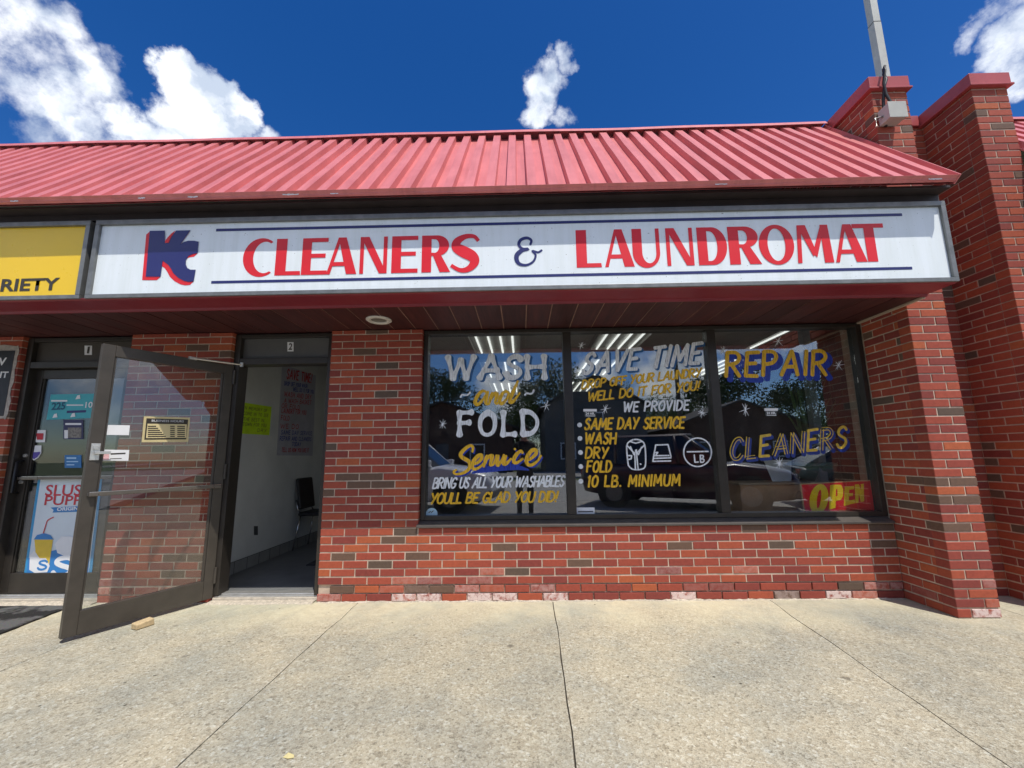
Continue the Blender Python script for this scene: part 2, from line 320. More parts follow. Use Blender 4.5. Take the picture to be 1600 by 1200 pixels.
# ---- brush lettering: strokes become ribbons on a plane. A plane is (origin, right, up, out)
class Plane:
    def __init__(s, O, U, V): s.O = Vector(O); s.U = Vector(U).normalized(); s.V = Vector(V).normalized(); s.N = s.U.cross(s.V)
    def p(s, a, b, n=0): return s.O+s.U*a+s.V*b+s.N*n
    def uv(s, X): d = Vector(X)-s.O; return d.dot(s.U), d.dot(s.V)
    def px(s, a, b):
        d = ray(a, b); t = (s.O-CAM).dot(s.N)/d.dot(s.N); return s.uv(CAM+d*t)
def catmull(P, n=7):
    if len(P) < 3: return P
    Q = [P[0]]+list(P)+[P[-1]]; out = []
    for i in range(1, len(Q)-2):
        p0, p1, p2, p3 = Q[i-1:i+3]
        for k in range(n):
            t = k/n; out.append(tuple(.5*((2*b)+(-a+c)*t+(2*a-5*b+4*c-d)*t*t+(-a+3*b-3*c+d)*t**3) for a, b, c, d in zip(p0, p1, p2, p3)))
    out.append(tuple(Q[-2])); return out
_zc = [0]
def ribbon(bm, pl, pts, w, lift=0, taper=None, caps=True):
    """pts in plane metres; each stroke lies 0.08 mm above the last so none are coplanar"""
    _zc[0] = (_zc[0]+1) % 23; n = lift+_zc[0]*.00004
    P = [Vector((a, b)) for a, b in pts]; L = []; Rr = []
    tot = sum((b-a).length for a, b in zip(P, P[1:])) or 1; s = 0
    for i, p in enumerate(P):
        d = P[min(i+1, len(P)-1)]-P[max(i-1, 0)]
        if d.length < 1e-9: d = Vector((1, 0))
        d.normalize(); q = Vector((-d.y, d.x)); t = s/tot
        ww = w*(taper(t) if taper else 1)*.5
        L.append(p+q*ww); Rr.append(p-q*ww)
        if i+1 < len(P): s += (P[i+1]-p).length
    NP = len(P)-1
    def V(q, i=0): return bm.verts.new(pl.p(q.x, q.y, n+.0005*i/NP*(NP > 8)))
    l = [V(q, i) for i, q in enumerate(L)]; r_ = [V(q, i) for i, q in enumerate(Rr)]
    for i in range(len(P)-1):
        try: bm.faces.new((l[i], r_[i], r_[i+1], l[i+1]))
        except ValueError: pass
    if caps:
        for i, sgn in ((0, -1), (len(P)-1, 1)):
            d = (P[1]-P[0]) if i == 0 else (P[-1]-P[-2])
            if d.length < 1e-9: continue
            d.normalize(); q = Vector((-d.y, d.x)); rad = (L[i]-Rr[i]).length/2
            arc = [V(P[i]+q*rad*math.cos(a)+d*sgn*rad*.8*math.sin(a), i) for a in [math.pi*k/6 for k in range(1, 6)]]
            bm.faces.new([l[i]]+arc+[r_[i]])
# casual brush capitals: (smooth, points); cap height 1
def S_(*p): return (1, p)
def L_(*p): return (0, p)
GL = {
 'A': (.72, [L_((0, 0), (.40, 1)), L_((.40, 1), (.70, 0)), L_((.14, .34), (.62, .34))]),
 'B': (.60, [L_((0, 0), (0, 1)), S_((0, 1), (.36, .98), (.5, .78), (.36, .57), (0, .53)), S_((.2, .54), (.5, .46), (.58, .22), (.42, .02), (0, 0))]),
 'C': (.60, [S_((.58, .80), (.44, .98), (.2, .92), (.03, .6), (.02, .28), (.18, .03), (.42, .03), (.58, .2))]),
 'D': (.62, [L_((0, 0), (0, 1)), S_((0, 1), (.34, .95), (.58, .65), (.56, .3), (.34, .04), (0, 0))]),
 'E': (.50, [L_((0, 0), (0, 1)), L_((0, .98), (.50, 1)), L_((0, .52), (.40, .54)), L_((0, .02), (.50, .0))]),
 'F': (.50, [L_((0, 0), (0, 1)), L_((0, .98), (.50, 1)), L_((0, .52), (.40, .54))]),
 'G': (.62, [S_((.58, .82), (.44, .98), (.2, .92), (.03, .6), (.02, .28), (.18, .03), (.42, .03), (.58, .2), (.58, .42)), L_((.58, .42), (.34, .42))]),
 'H': (.62, [L_((0, 0), (0, 1)), L_((.6, 0), (.6, 1)), L_((0, .5), (.6, .52))]),
 'I': (.10, [L_((.05, 0), (.05, 1))]),
 'L': (.48, [L_((0, 1), (0, 0)), L_((0, .02), (.48, .02))]),
 'M': (.80, [L_((0, 0), (.08, 1)), L_((.08, 1), (.38, .25)), L_((.38, .25), (.70, 1)), L_((.70, 1), (.78, 0))]),
 'N': (.64, [L_((0, 0), (0, 1)), L_((0, 1), (.60, 0)), L_((.60, 0), (.62, 1))]),
 'O': (.62, [S_((.32, 1), (.08, .8), (0, .45), (.1, .1), (.32, 0), (.54, .14), (.62, .5), (.54, .85), (.32, 1))]),
 'P': (.55, [L_((0, 0), (0, 1)), S_((0, 1), (.38, .98), (.54, .76), (.38, .52), (0, .46))]),
 'R': (.60, [L_((0, 0), (0, 1)), S_((0, 1), (.38, .98), (.54, .76), (.38, .54), (0, .48)), L_((.2, .5), (.58, 0))]),
 'S': (.52, [S_((.50, .84), (.36, .99), (.14, .92), (.06, .72), (.2, .56), (.42, .42), (.48, .2), (.3, .01), (.1, .03), (0, .18))]),
 'T': (.62, [L_((.31, 0), (.31, 1)), L_((0, .98), (.62, 1))]),
 'U': (.60, [S_((0, 1), (0, .5), (.06, .12), (.28, 0), (.5, .12), (.58, .5), (.6, 1))]),
 'V': (.62, [L_((0, 1), (.28, 0)), L_((.28, 0), (.62, 1))]),
 'W': (.92, [L_((0, 1), (.20, 0)), L_((.20, 0), (.46, .85)), L_((.46, .85), (.66, 0)), L_((.66, 0), (.92, 1))]),
 'Y': (.60, [L_((0, 1), (.28, .5)), L_((.60, 1), (.16, 0))]),
 'X': (.6, [L_((0, 1), (.6, 0)), L_((.6, 1), (0, 0))]), 'K': (.58, [L_((0, 0), (0, 1)), L_((.55, 1), (.02, .45)), L_((.15, .55), (.58, 0))]),
 '1': (.2, [L_((.12, 0), (.12, 1)), L_((.12, 1), (0, .84))]),
 '0': (.56, [S_((.28, 1), (.07, .8), (0, .45), (.08, .1), (.28, 0), (.48, .14), (.56, .5), (.48, .85), (.28, 1))]),
 '2': (.5, [S_((0, .78), (.14, .98), (.38, .96), (.46, .72), (.3, .4), (0, .02)), L_((0, .02), (.5, .02))]),
 '4': (.55, [L_((.4, 0), (.4, 1)), L_((.4, 1), (0, .3)), L_((0, .3), (.55, .3))]), '5': (.5, [L_((.46, 1), (.06, 1)), L_((.06, 1), (.02, .56)), S_((.02, .56), (.3, .62), (.48, .36), (.36, .06), (.0, .04))]),
 '!': (.2, [L_((.16, 1), (.06, .3)), L_((.02, .06), (.03, .02))]), '.': (.12, [L_((.03, .05), (.06, .02))]), ' ': (.30, []),
}
def brush(bm, pl, s, p0, p1, cap, w, slant=.22, lift=0, gap=.20, taper=None, offset=(0, 0), jit=.02, hollow=''):
    """p0,p1: photo pixels of the baseline's two ends, cap and w in metres"""
    a0 = pl.px(*p0); a1 = pl.px(*p1); d = Vector((a1[0]-a0[0], a1[1]-a0[1])); Lw = d.length; d.normalize(); up = Vector((0, 1))
    tot = sum(GL[c][0] for c in s)+gap*(len(s)-1)
    sx = (Lw-slant*cap*.5)/tot; rnd = random.Random(s)
    x = 0
    for c in s:
        wd, st = GL[c]; jy = rnd.uniform(-jit, jit); jr = rnd.uniform(-jit, jit)
        for sm, P in st:
            Q = catmull(P) if sm else [tuple(lerp(Vector(P[0]), Vector(P[1]), k/5)) for k in range(6)]
            out = []
            for (a, b) in Q:
                q = Vector(a0)+d*((x+a)*sx+b*cap*(slant+jr))+up*((b+jy)*cap); out.append((q.x+offset[0], q.y+offset[1]))
            if c in hollow:
                for sd_ in (-1, 1):
                    ln = []
                    for i, q in enumerate(out):
                        a_ = Vector(out[max(i-1, 0)]); b_ = Vector(out[min(i+1, len(out)-1)]); t_v = (b_-a_).normalized(); ln.append((q[0]-t_v.y*sd_*w*.5, q[1]+t_v.x*sd_*w*.5))
                    ribbon(bm, pl, ln, w*(.36 if sd_ < 0 else .24), lift, taper)
            else: ribbon(bm, pl, out, w, lift, taper)
        x += wd+gap
def traced(bm, pl, strokes, o, z, w, lift=0, offset=(0, 0), taper=None):
    """script strokes read off an enlargement with corner o and zoom z"""
    for st in strokes:
        P = [pl.px(o[0]+a/z, o[1]+b/z) for a, b in catmull(st, 6)]
        ribbon(bm, pl, [(a+offset[0], b+offset[1]) for a, b in P], w, lift, taper)
def poly(bm, pl, pts, lift=0, mi=0):
    _zc[0] = (_zc[0]+1) % 23; f = bm.faces.new([bm.verts.new(pl.p(a, b, lift+_zc[0]*.00004)) for a, b in pts]); f.material_index = mi; return f
def disc(bm, pl, c, rx, ry=None, lift=0, n=28): poly(bm, pl, [(c[0]+rx*math.cos(2*math.pi*k/n), c[1]+(ry or rx)*math.sin(2*math.pi*k/n)) for k in range(n)], lift)
def typeset(name, s, pl, p0, p1, cap, mat, parent, lift=.001, bold=.02, slant=0, stretch=None, align='L'):
    """plain print lettering with Blender's own built-in face, fitted between two photo pixels on its plane"""
    c = bpy.data.curves.new('type', 'FONT'); c.body = s; c.offset = bold; c.shear = slant; c.resolution_u = 3
    t = bpy.data.objects.new('type', c); COL.objects.link(t); dg = bpy.context.evaluated_depsgraph_get(); dg.update()
    me = bpy.data.meshes.new_from_object(t.evaluated_get(dg)); bpy.data.objects.remove(t); bpy.data.curves.remove(c)
    xs = [v.co.x for v in me.vertices]; ys = [v.co.y for v in me.vertices]; x0, x1 = min(xs), max(xs); y0, y1 = min(ys), max(ys)
    a0 = Vector(pl.px(*p0)); a1 = Vector(pl.px(*p1)); d = (a1-a0); sx = d.length/(x1-x0); d.normalize(); q = Vector((-d.y, d.x)); sy = cap/(y1-y0)
    bm = BM(); bm.from_mesh(me); bpy.data.meshes.remove(me)
    for v in bm.verts:
        r_ = a0+d*((v.co.x-x0)*sx)+q*((v.co.y-y0)*sy); v.co = pl.p(r_.x, r_.y, lift)
    return bm

# ================================================================== the ground
WX = 4.8865; SOF = 2.378; BL = .2125; BH = .0667
bm = BM(); box(bm, -400, 400, -400, 400, -.30, -.16)
tag(obj('ground', bm, M('dry_grass', (.09, .115, .045), .95, 0, .35, .6)), kind='structure')
bm = BM(); box(bm, -60, 60, -16.5, -2.72, -.159, -.012)
tag(obj('parking_lot', bm, ASPHALT), kind='structure')
bm = BM(); box(bm, -200, 200, -28, -20.5, -.159, -.05); tag(obj('road', bm, ASPHALT), kind='structure')
# pavement: separate slabs with real open joints
joints = [(-6.3, -6.3), (-4.6, -4.6), (-2.96, -2.96), (-1.302, -1.30), (.358, .362), (2.003, 1.925), (3.80, 3.52), (5.42, 5.30), (7.1, 7.0), (8.8, 8.8)]
bm = BM(); NS = 14; rj = random.Random(4)
edges = []
for (xa, xb) in joints: edges.append([(lerp(xa, xb, k/NS)+(rj.uniform(-.007, .007) if 0 < k < NS else 0), lerp(.30, -2.7, k/NS)) for k in range(NS+1)])
for e0, e1 in zip(edges, edges[1:]):
    g = .0033; wl0 = [(x+g+rj.uniform(-.0015, .0015), y) for x, y in e0]; wr0 = [(x-g+rj.uniform(-.0015, .0015), y) for x, y in e1]
    tl = [bm.verts.new((x, y, 0)) for x, y in wl0]; tr = [bm.verts.new((x, y, 0)) for x, y in wr0]
    bl = [bm.verts.new((x, y, -.10)) for x, y in wl0]; br = [bm.verts.new((x, y, -.10)) for x, y in wr0]
    for k in range(NS):
        bm.faces.new((tl[k], tl[k+1], tr[k+1], tr[k])); bm.faces.new((tl[k], bl[k], bl[k+1], tl[k+1])); bm.faces.new((tr[k], tr[k+1], br[k+1], br[k]))
    bm.faces.new((tl[-1], bl[-1], br[-1], tr[-1]))
o = tag(obj('sidewalk', bm, CONC), kind='structure')
bm = BM(); box(bm, -6.3, 8.8, -2.69, .30, -.158, -.012); tag(obj('sidewalk_bed', bm, DARKJOINT), kind='structure')

# ================================================================== the building
B = thing('shop_building', 'red brick strip-mall shopfront with a ribbed red metal mansard roof and dark cedar soffit', 'building')
rb = random.Random(5)
def brick(bm, lay, O, U, N, a0, a1, b0, b1, depth, salt=0., chip=0):
    """one brick: face on the plane, eased edges, running back by depth"""
    n = rb.uniform(-.0012, .0014); e = .0028; z = Vector((0, 0, 1)); j = rb.uniform(-.0008, .0008)
    F = [(a0+e, b0+e+j), (a1-e, b0+e+j), (a1-e, b1-e+j), (a0+e, b1-e+j)]; G_ = [(a0, b0+j), (a1, b0+j), (a1, b1+j), (a0, b1+j)]
    f = [bm.verts.new(O+U*a+z*b+N*n) for a, b in F]; g = [bm.verts.new(O+U*a+z*b+N*(n-e)) for a, b in G_]; h = [bm.verts.new(O+U*a+z*b-N*depth) for a, b in G_]
    fs = [bm.faces.new(f)]
    for p, q in ((f, g), (g, h)):
        for i in range(4): fs.append(bm.faces.new((p[i], q[i], q[(i+1) % 4], p[(i+1) % 4])))
    for fc in fs: fc[lay] = salt
def course(length, row, start_half):
    """(start, end) of the bricks in one row of running bond; start_half: this row opens with a header"""
    out = []; a = 0.
    if start_half: out.append((0, BL/2-.010)); a = BL/2
    while a < length-.02:
        b = min(a+BL-.010, length)
        if length-b < .012: b = length
        if b-a > .03: out.append((a, b))
        a += BL
    if out and out[-1][1] > length-.045: out[-1] = (out[-1][0], length)
    return out
def brick_wall(name, faces, core, parent, top=None, recess_rows=0, label=None):
    """faces: (origin, U, N, length, row0, row1, odd, depth, salty). core: mortar boxes"""
    bm = BM(); lay = bm.faces.layers.float.new('salt')
    for (O, U, N, ln, r0, r1, odd, depth, salty) in faces:
        O = Vector(O); U = Vector(U); N = Vector(N)
        for r_ in range(r0, r1):
            b0 = r_*BH+.005; b1 = (r_+1)*BH-.005
            if top is not None and b1 > top: b1 = top
            if b1-b0 < .012: continue
            for (a0, a1) in course(ln, r_, (r_+odd) % 2 == 1):
                s = 0.
                if name == 'low_wall' and r_ == 1 and a0 < .001:
                    for q0, q1, q2, q3 in ((.002, .040, .0, .6), (.052, .088, .25, 1)):
                        brick(bm, lay, O-N*.016, U, N, q0, q1, lerp(b0, b1, q2), lerp(b0, b1, q3), .05, .7)
                    continue
                if salty:
                    if r_ == 0: s = rb.choice([0, .35, 0, 1.1, .3, 0, 0, 1.4])
                    elif r_ == 1: s = rb.choice([0, 0, 0, .35, .1])
                    elif r_ < 4: s = rb.choice([0, 0, 0, 0, 0, .2])
                dr = rb.uniform(-.003, .003) if r_ < 4 and salty else 0
                brick(bm, lay, O, U, N, a0, a1, b0+(.002 if r_ < 4 and salty else 0)+dr*.4, b1+dr*.4, depth, s)
    w = obj(name, bm, BRICK, parent, label=label)
    bm = BM()
    for c in core: box(bm, *c)
    obj('mortar_bed', bm, MORTAR, w)
    return w
X_, Y_ = Vector((1, 0, 0)), Vector((0, 1, 0)); NY = Vector((0, -1, 0)); NX = Vector((-1, 0, 0))
TOP = 2.374
rec = .004
# low wall under the window, with a deeper raked joint in the lowest courses
brick_wall('low_wall', [((0, 0, 0), X_, NY, WX-.006, 0, 9, 0, .1, True)], [(.004, WX-.004, .0042, .098, .138, .598), (.004, WX-.004, .016, .098, .001, .138)], B)
brick_wall('brick_pier', [((0, 0, 0), X_, NY, .846, 9, 36, 0, .1, False)], [(.004, .842, .0048, .098, .603, TOP)], B, TOP)
brick_wall('brick_pier', [((-1.892, 0, 0), X_, NY, .956, 0, 36, 0, .1, True)], [(-1.888, -.94, .0042, .098, .1, TOP), (-1.888, -.94, .010, .098, .001, .1)], B, TOP)
brick_wall('brick_pier', [((-4.64, 0, 0), X_, NY, 1.70, 0, 36, 0, .1, True)], [(-4.63, -2.944, .0048, .098, .001, TOP)], B, TOP)
# the two party-wall pillars, running up past the roof and back over it
PT = 4.356; YP = -.414; XQ = 5.195
p1 = brick_wall('brick_pillar', [((WX, YP, 0), X_, NY, XQ-WX, 0, 66, 1, .1, True), ((WX, .040, 0), -Y_, NX, .35, 0, 36, 0, .1, True), ((WX, .040, 0), -Y_, NX, .35, 36, 66, 0, .1, False), ((WX, .050, 0), Y_, NX, 1.9, 36, 66, 0, .1, False),
     ((XQ, YP+.104, 0), Y_, X_, .43, 0, 66, 0, .09, True)],
     [(WX+.0048, XQ-.0048, YP+.0048, .02, .2, PT), (WX+.0048, XQ-.0048, .302, 1.9, 2.6, PT), (WX+.008, XQ-.008, YP+.008, .02, .001, .2), (WX+.006, XQ+.06, .134, .3, .001, PT), (WX+.0055, XQ-.02, .0225, .1335, .001, 2.59)], B, PT)
p2 = brick_wall('brick_pillar', [((5.752, -.42, 0), X_, NY, .306, 0, 66, 0, .1, True), ((5.752, .026, 0), -Y_, NX, .34, 0, 66, 1, .1, True), ((5.752, .04, 0), Y_, NX, 1.9, 60, 66, 1, .1, False)],
     [(5.757, 6.053, -.415, .25, .001, PT), (5.757, 6.053, .252, 1.9, 2.6, PT)], B, PT)
brick_wall('recess_wall', [((XQ+.004, .03, 0), X_, NY, 5.756-XQ, 0, 66, 0, .1, True)], [(XQ+.01, 5.7565, .036, .128, .001, PT), (5.70, 5.80, .129, .2, .001, PT)], B, PT)
brick_wall('brick_wall', [((6.062, 0, 0), X_, NY, 3.0, 0, 36, 0, .1, False)], [(6.07, 9.05, .0048, .098, .001, TOP)], B, TOP)
def cap(x0, x1, y0, y1, parent, nm='cap'):
    bm = BM(); box(bm, x0, x1, y0, y1, PT+.004, PT+.122); box(bm, x0-.012, x1+.012, y0-.012, y1, PT-.006, PT+.012)
    obj(nm, bm, CAPRED, parent, bevel=.004)
cap(WX-.022, XQ+.018, YP-.022, 1.9, p1); cap(5.73, 6.08, -.442, 1.9, p2)
bm = BM(); box(bm, XQ+.034, 5.714, .008, .4, PT+.006, PT+.118); obj('parapet_cap', bm, CAPRED, B, bevel=.004)

# mansard roof: box-rib sheet from eave to ridge
EY, EZ, RY, RZ = -.942, 3.086, .112, 4.418
rd = Vector((0, RY-EY, RZ-EZ)); rl = rd.length; rd.normalize(); rn = Vector((0, -rd.z, rd.y))
PER = .1524; XR0 = at(795, 212, 'y', RY).x
def roof(x0, x1, parent):
    bm = BM(); prof = []
    k0 = math.floor((x0-XR0)/PER)-1
    x = XR0+k0*PER
    while x < x1+PER:
        for dx, h in ((-.003, 0), (.003, .046), (.070, .046), (.076, 0)):
            prof.append((x+dx, h))
        x += PER
    prof = [(a, h) for a, h in prof if x0 <= a <= x1]; prof = [(x0, prof[0][1])]+prof+[(x1, prof[-1][1])]
    rw = random.Random(2); NSEG = 6
    rows = []
    for i in range(NSEG+1):
        s = rl*i/NSEG; row = []
        for j, (a, h) in enumerate(prof):
            wob = .0016*math.sin(a*2.1+i*1.3)+.0012*math.sin(a*5.7+i*2.1); row.append(bm.verts.new(Vector((a, EY, EZ))+rd*s+rn*(h+wob)))
        rows.append(row)
    for r0, r1 in zip(rows, rows[1:]):
        for j in range(len(prof)-1): bm.faces.new((r0[j], r0[j+1], r1[j+1], r1[j]))
    # sheet has an underside
    un = [bm.verts.new(Vector((a, EY, EZ))-rn*.012) for a in (x0, x1)]; ut = [bm.verts.new(Vector((a, RY, RZ))-rn*.012) for a in (x0, x1)]
    bm.faces.new((un[0], un[1], ut[1], ut[0]))
    for a, c in ((0, 0), (-1, 1)): bm.faces.new((rows[0][a], un[c], ut[c], rows[-1][a]))
    r_ = obj('mansard_roof', bm, ROOF, parent)
    bm = BM()
    Xs = [lerp(x0, x1, k/60) for k in range(61)]
    # ridge flashing: flat top and a lip hanging clear of the ribs
    P0 = Vector((0, RY, RZ))
    sec = [P0+Vector((0, -.078, .014)), P0+Vector((0, -.052, .060)), P0+Vector((0, -.042, .064)), P0+Vector((0, .5, .072)), P0+Vector((0, .5, .060)), P0+Vector((0, -.036, .048))]
    prev = None
    for i, a in enumerate(Xs):
        dz = .004*math.sin(a*1.7)+.003*math.sin(a*4.1)
        ring = [bm.verts.new((a, q.y, q.z+dz)) for q in sec]
        if prev:
            for k in range(len(sec)): bm.faces.new((prev[k], prev[(k+1) % len(sec)], ring[(k+1) % len(sec)], ring[k]))
        prev = ring
    obj('ridge_flashing', bm, ROOF, r_)
    # eave trim, bent here and there by ladders and lorries, paint chipped to primer
    bm = BM(); P0 = Vector((0, EY, EZ)); prev = None; re_ = random.Random(9); NX_ = 150
    for i in range(NX_+1):
        a = lerp(x0, x1, i/NX_); d = .004*math.sin(a*3.3)+.003*math.sin(a*9.1)+re_.uniform(-.0022, .0022)
        if abs(a-.35) < .28: d -= .012*(1-abs(a-.35)/.28)
        sec = [P0+rn*.048+rd*.004, P0+rn*.0495-rd*.003, P0+Vector((0, -.020, .016+d*.6)), P0+Vector((0, -.016, .008+d)), P0+Vector((0, .006, .004)), P0+rn*.002]
        ring = [bm.verts.new((a, q.y, q.z)) for q in sec]
        if prev:
            for k in range(len(sec)): bm.faces.new((prev[k], prev[(k+1) % len(sec)], ring[(k+1) % len(sec)], ring[k]))
        prev = ring
    et = obj('eave_trim', bm, ROOF, r_)
    rc = random.Random(21)
    for cx in ((-1.95, -1.0, -.62, .1, .42, 3.2, 4.7) if x0 < 0 else ()):
        bm = BM(); w = rc.uniform(.05, .12); poly_ = []
        for k in range(9): poly_.append((cx-w/2+w*k/8, EZ+.014+rc.uniform(-.001, .006)))
        for k in range(8, -1, -1): poly_.append((cx-w/2+w*k/8, EZ+.008-rc.uniform(-.001, .004)*math.sin(math.pi*k/8)))
        bm.faces.new([bm.verts.new((a, EY-.0225-.0008*rc.random(), b)) for a, b in poly_]); obj('bare_chip', bm, WHITEPAPER, et)
    return r_
r1 = roof(-6.6, WX-.034, B); r2 = roof(6.062, 9.5, B)
# end flashing of the roof against the pillar
bm = BM(); frame_box(bm, Vector((WX-.034, EY, EZ)), rd, rn, Vector((1, 0, 0)), -.005, rl, -.012, .053, .0005, .010); frame_box(bm, Vector((WX-.0235, EY, EZ)), rd, rn, Vector((1, 0, 0)), rl*.48, rl, -.010, .040, 0, .018); obj('end_flashing', bm, ROOF, r1)
# dark boarded box behind eave and signs
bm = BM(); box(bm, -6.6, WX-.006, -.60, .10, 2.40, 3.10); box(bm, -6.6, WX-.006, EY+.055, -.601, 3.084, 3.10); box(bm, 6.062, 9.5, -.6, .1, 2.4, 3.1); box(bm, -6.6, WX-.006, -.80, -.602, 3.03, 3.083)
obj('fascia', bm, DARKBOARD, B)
bm = BM(); prev = None
for a in (-6.6, WX-.004):
    ring = [bm.verts.new((a, y, z)) for y, z in ((-.815, 2.392), (-.80, 2.386), (-.60, 2.388), (-.592, 2.372), (-.578, 2.372), (-.578, 2.398), (-.815, 2.398))]
    if prev:
        for k in range(7): bm.faces.new((prev[k], prev[(k+1) % 7], ring[(k+1) % 7], ring[k]))
    prev = ring; bm.faces.new(ring)
obj('soffit_trim', bm, BURG, B)
# stained boards of the soffit
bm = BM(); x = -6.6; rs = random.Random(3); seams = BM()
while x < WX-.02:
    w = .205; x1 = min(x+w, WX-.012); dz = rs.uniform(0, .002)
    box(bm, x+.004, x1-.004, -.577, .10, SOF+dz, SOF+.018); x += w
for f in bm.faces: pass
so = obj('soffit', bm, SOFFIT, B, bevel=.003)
bm = BM(); box(bm, -6.6, WX-.02, -.576, .10, SOF+.0065, SOF+.0205); obj('soffit_backing', bm, M('seam_light_cedar', (.34, .20, .15), .8, 0, .2, 9), so)  # pale backing paints in the light caught along the board edges
bm = BM(); box(bm, WX-.030, WX-.002, -.575, .05, SOF-.016, SOF+.001); obj('soffit_moulding', bm, M('pale_timber', (.42, .33, .25), .7, 0, .15, 12), B, bevel=.003)
bm = BM(); box(bm, -6.6, 9.5, .115, 6, 4.30, 4.36); obj('flat_roof', bm, M('roof_gravel', (.3, .29, .27), .95, 0, .2, 8), B)

# ------------------------------------------------------------------ shop window
def bar(bm, x0, x1, z0, z1, y0, y1): box(bm, x0, x1, y0, y1, z0, z1)
W = thing('display_window', None, None); W.parent = B
for k in ('label', 'category'):
    if k in W: del W[k]
bm = BM(); yf = .045; yb = .15
bar(bm, .851, .890, .6525, 2.370, yf, yb); bar(bm, 4.838, WX-.004, .6525, 2.370, yf, yb)
bar(bm, .891, 4.837, .6525, .690, yf, yb); bar(bm, .891, 4.837, 2.338, 2.370, yf, yb)
bar(bm, 2.146, 2.222, .6905, 2.3375, yf+.006, yb); bar(bm, 3.478, 3.556, .6905, 2.3375, yf+.006, yb)
wf = obj('window_frame', bm, BRONZE, W, bevel=.003)
bm = BM(); rings = []
for a in (.835, 4.872):
    rings.append([bm.verts.new((a, y, z)) for y, z in ((-.024, .602), (-.024, .618), (.05, .650), (.14, .652), (.14, .602))])
for k in range(5): bm.faces.new((rings[0][k], rings[0][(k+1) % 5], rings[1][(k+1) % 5], rings[1][k]))
for r_ in rings: bm.faces.new(r_)
obj('window_sill', bm, M('bronze_sill', (.11, .098, .088), .42, .3, .15, 8), W, bevel=.002)
panes = [(.8905, 2.1455), (2.2225, 3.4775), (3.5565, 4.8375)]
for a, b in panes:
    bm = BM(); box(bm, a, b, .100, .106, .6905, 2.3375); obj('pane', bm, GLASS, W)
GP = Plane((0, .0975, 0), (1, 0, 0), (0, 0, 1))
flare = lambda t: .78+.62*abs(2*t-1)**2.2
def letter(mat, label, build):
    bm = BM(); build(bm); return obj('painted_lettering', bm, mat, W, label=label)
Z1 = (640, 500); Z2 = (640, 660); K_ = 5.714
letter(PAINTBLUE, 'blue drop shadow behind the painted word WASH', lambda bm: brush(bm, GP, 'WASH', (699, 592), (852, 589.5), .205, .046, .02, -.0025, .22, flare, (.020, -.012)))
letter(PAINTWHITE, 'white flared painted word WASH', lambda bm: brush(bm, GP, 'WASH', (699, 592), (852, 589.5), .205, .046, .02, 0, .22, flare))
letter(PAINTWHITE, 'white flared painted word FOLD', lambda bm: brush(bm, GP, 'FOLD', (718, 680), (841, 678), .205, .044, .0, 0, .34, flare))
dash = [[(455, 690), (470, 668), (510, 672), (535, 655), (538, 645)], [(1028, 670), (1045, 655), (1085, 658), (1105, 640), (1108, 625)]]
for d_ in dash:
    bm = BM(); traced(bm, GP, [d_], Z1, K_, .016, 0); obj('painted_dash', bm, PAINTWHITE, W)
AND = [[(692, 650), (655, 632), (615, 665), (590, 710), (588, 745), (612, 752), (650, 715), (688, 655)], [(700, 640), (683, 705), (684, 745), (705, 748), (720, 725)],
       [(738, 648), (722, 700), (708, 752)], [(716, 722), (745, 672), (772, 652), (780, 672), (766, 725), (774, 748), (800, 730)],
       [(888, 655), (858, 636), (826, 662), (804, 712), (808, 742), (832, 742), (868, 700), (886, 660)], [(966, 545), (930, 630), (895, 712), (902, 735), (930, 722), (982, 652)]]
SERV = [[(562, 262), (566, 222), (540, 208), (500, 232), (462, 272), (458, 300), (490, 325), (528, 348), (540, 385), (520, 425), (470, 455), (415, 462), (392, 442), (415, 425)],
        [(556, 372), (602, 362), (640, 325), (640, 295), (612, 300), (572, 345), (560, 395), (580, 418), (622, 402), (665, 362)], [(690, 296), (676, 345), (662, 395)], [(676, 345), (705, 310), (738, 300), (728, 345), (720, 382), (745, 378)],
        [(745, 378), (772, 330), (786, 296), (782, 350), (788, 382), (820, 342), (842, 290)], [(862, 300), (846, 340), (842, 370), (870, 362), (905, 325)], [(938, 236), (942, 240)],
        [(1010, 272), (992, 256), (958, 282), (932, 325), (934, 356), (962, 358), (1010, 325)], [(1040, 345), (1084, 322), (1128, 280), (1126, 250), (1098, 248), (1058, 292), (1042, 345), (1064, 380), (1106, 374), (1150, 335), (1172, 298)]]
brush_t = lambda t: .7+.5*math.sin(math.pi*min(1, t*1.15))
letter(PAINTGOLD, 'gold script painted word and', lambda bm: traced(bm, GP, AND, Z1, K_, .029, 0, (0, 0), brush_t))
letter(PAINTULTRA, 'blue painted swash under the gold script', lambda bm: (traced(bm, GP, [[(560, 452), (650, 428), (760, 408), (850, 398), (960, 402), (1062, 424)]], Z2, K_, .058, -.003, (0, 0), lambda t: .25+.9*math.sin(math.pi*t)), traced(bm, GP, SERV, Z2, K_, .026, -.002, (.012, -.014), brush_t)))
letter(PAINTGOLD, 'gold script painted word Service', lambda bm: traced(bm, GP, SERV, Z2, K_, .030, 0, (0, 0), brush_t))
def two(s, p0, p1, cap_, w, mat, lab, slant=.2, sh=None, so_=(.008, -.006), gap=.2, taper=None, shw=None):
    if sh: letter(sh, 'shadow of the painted words '+lab, lambda bm: brush(bm, GP, s, p0, p1, cap_, shw or w*1.15, slant, -.002, gap, None, so_))
    letter(mat, lab, lambda bm: brush(bm, GP, s, p0, p1, cap_, w, slant, 0, gap, taper))
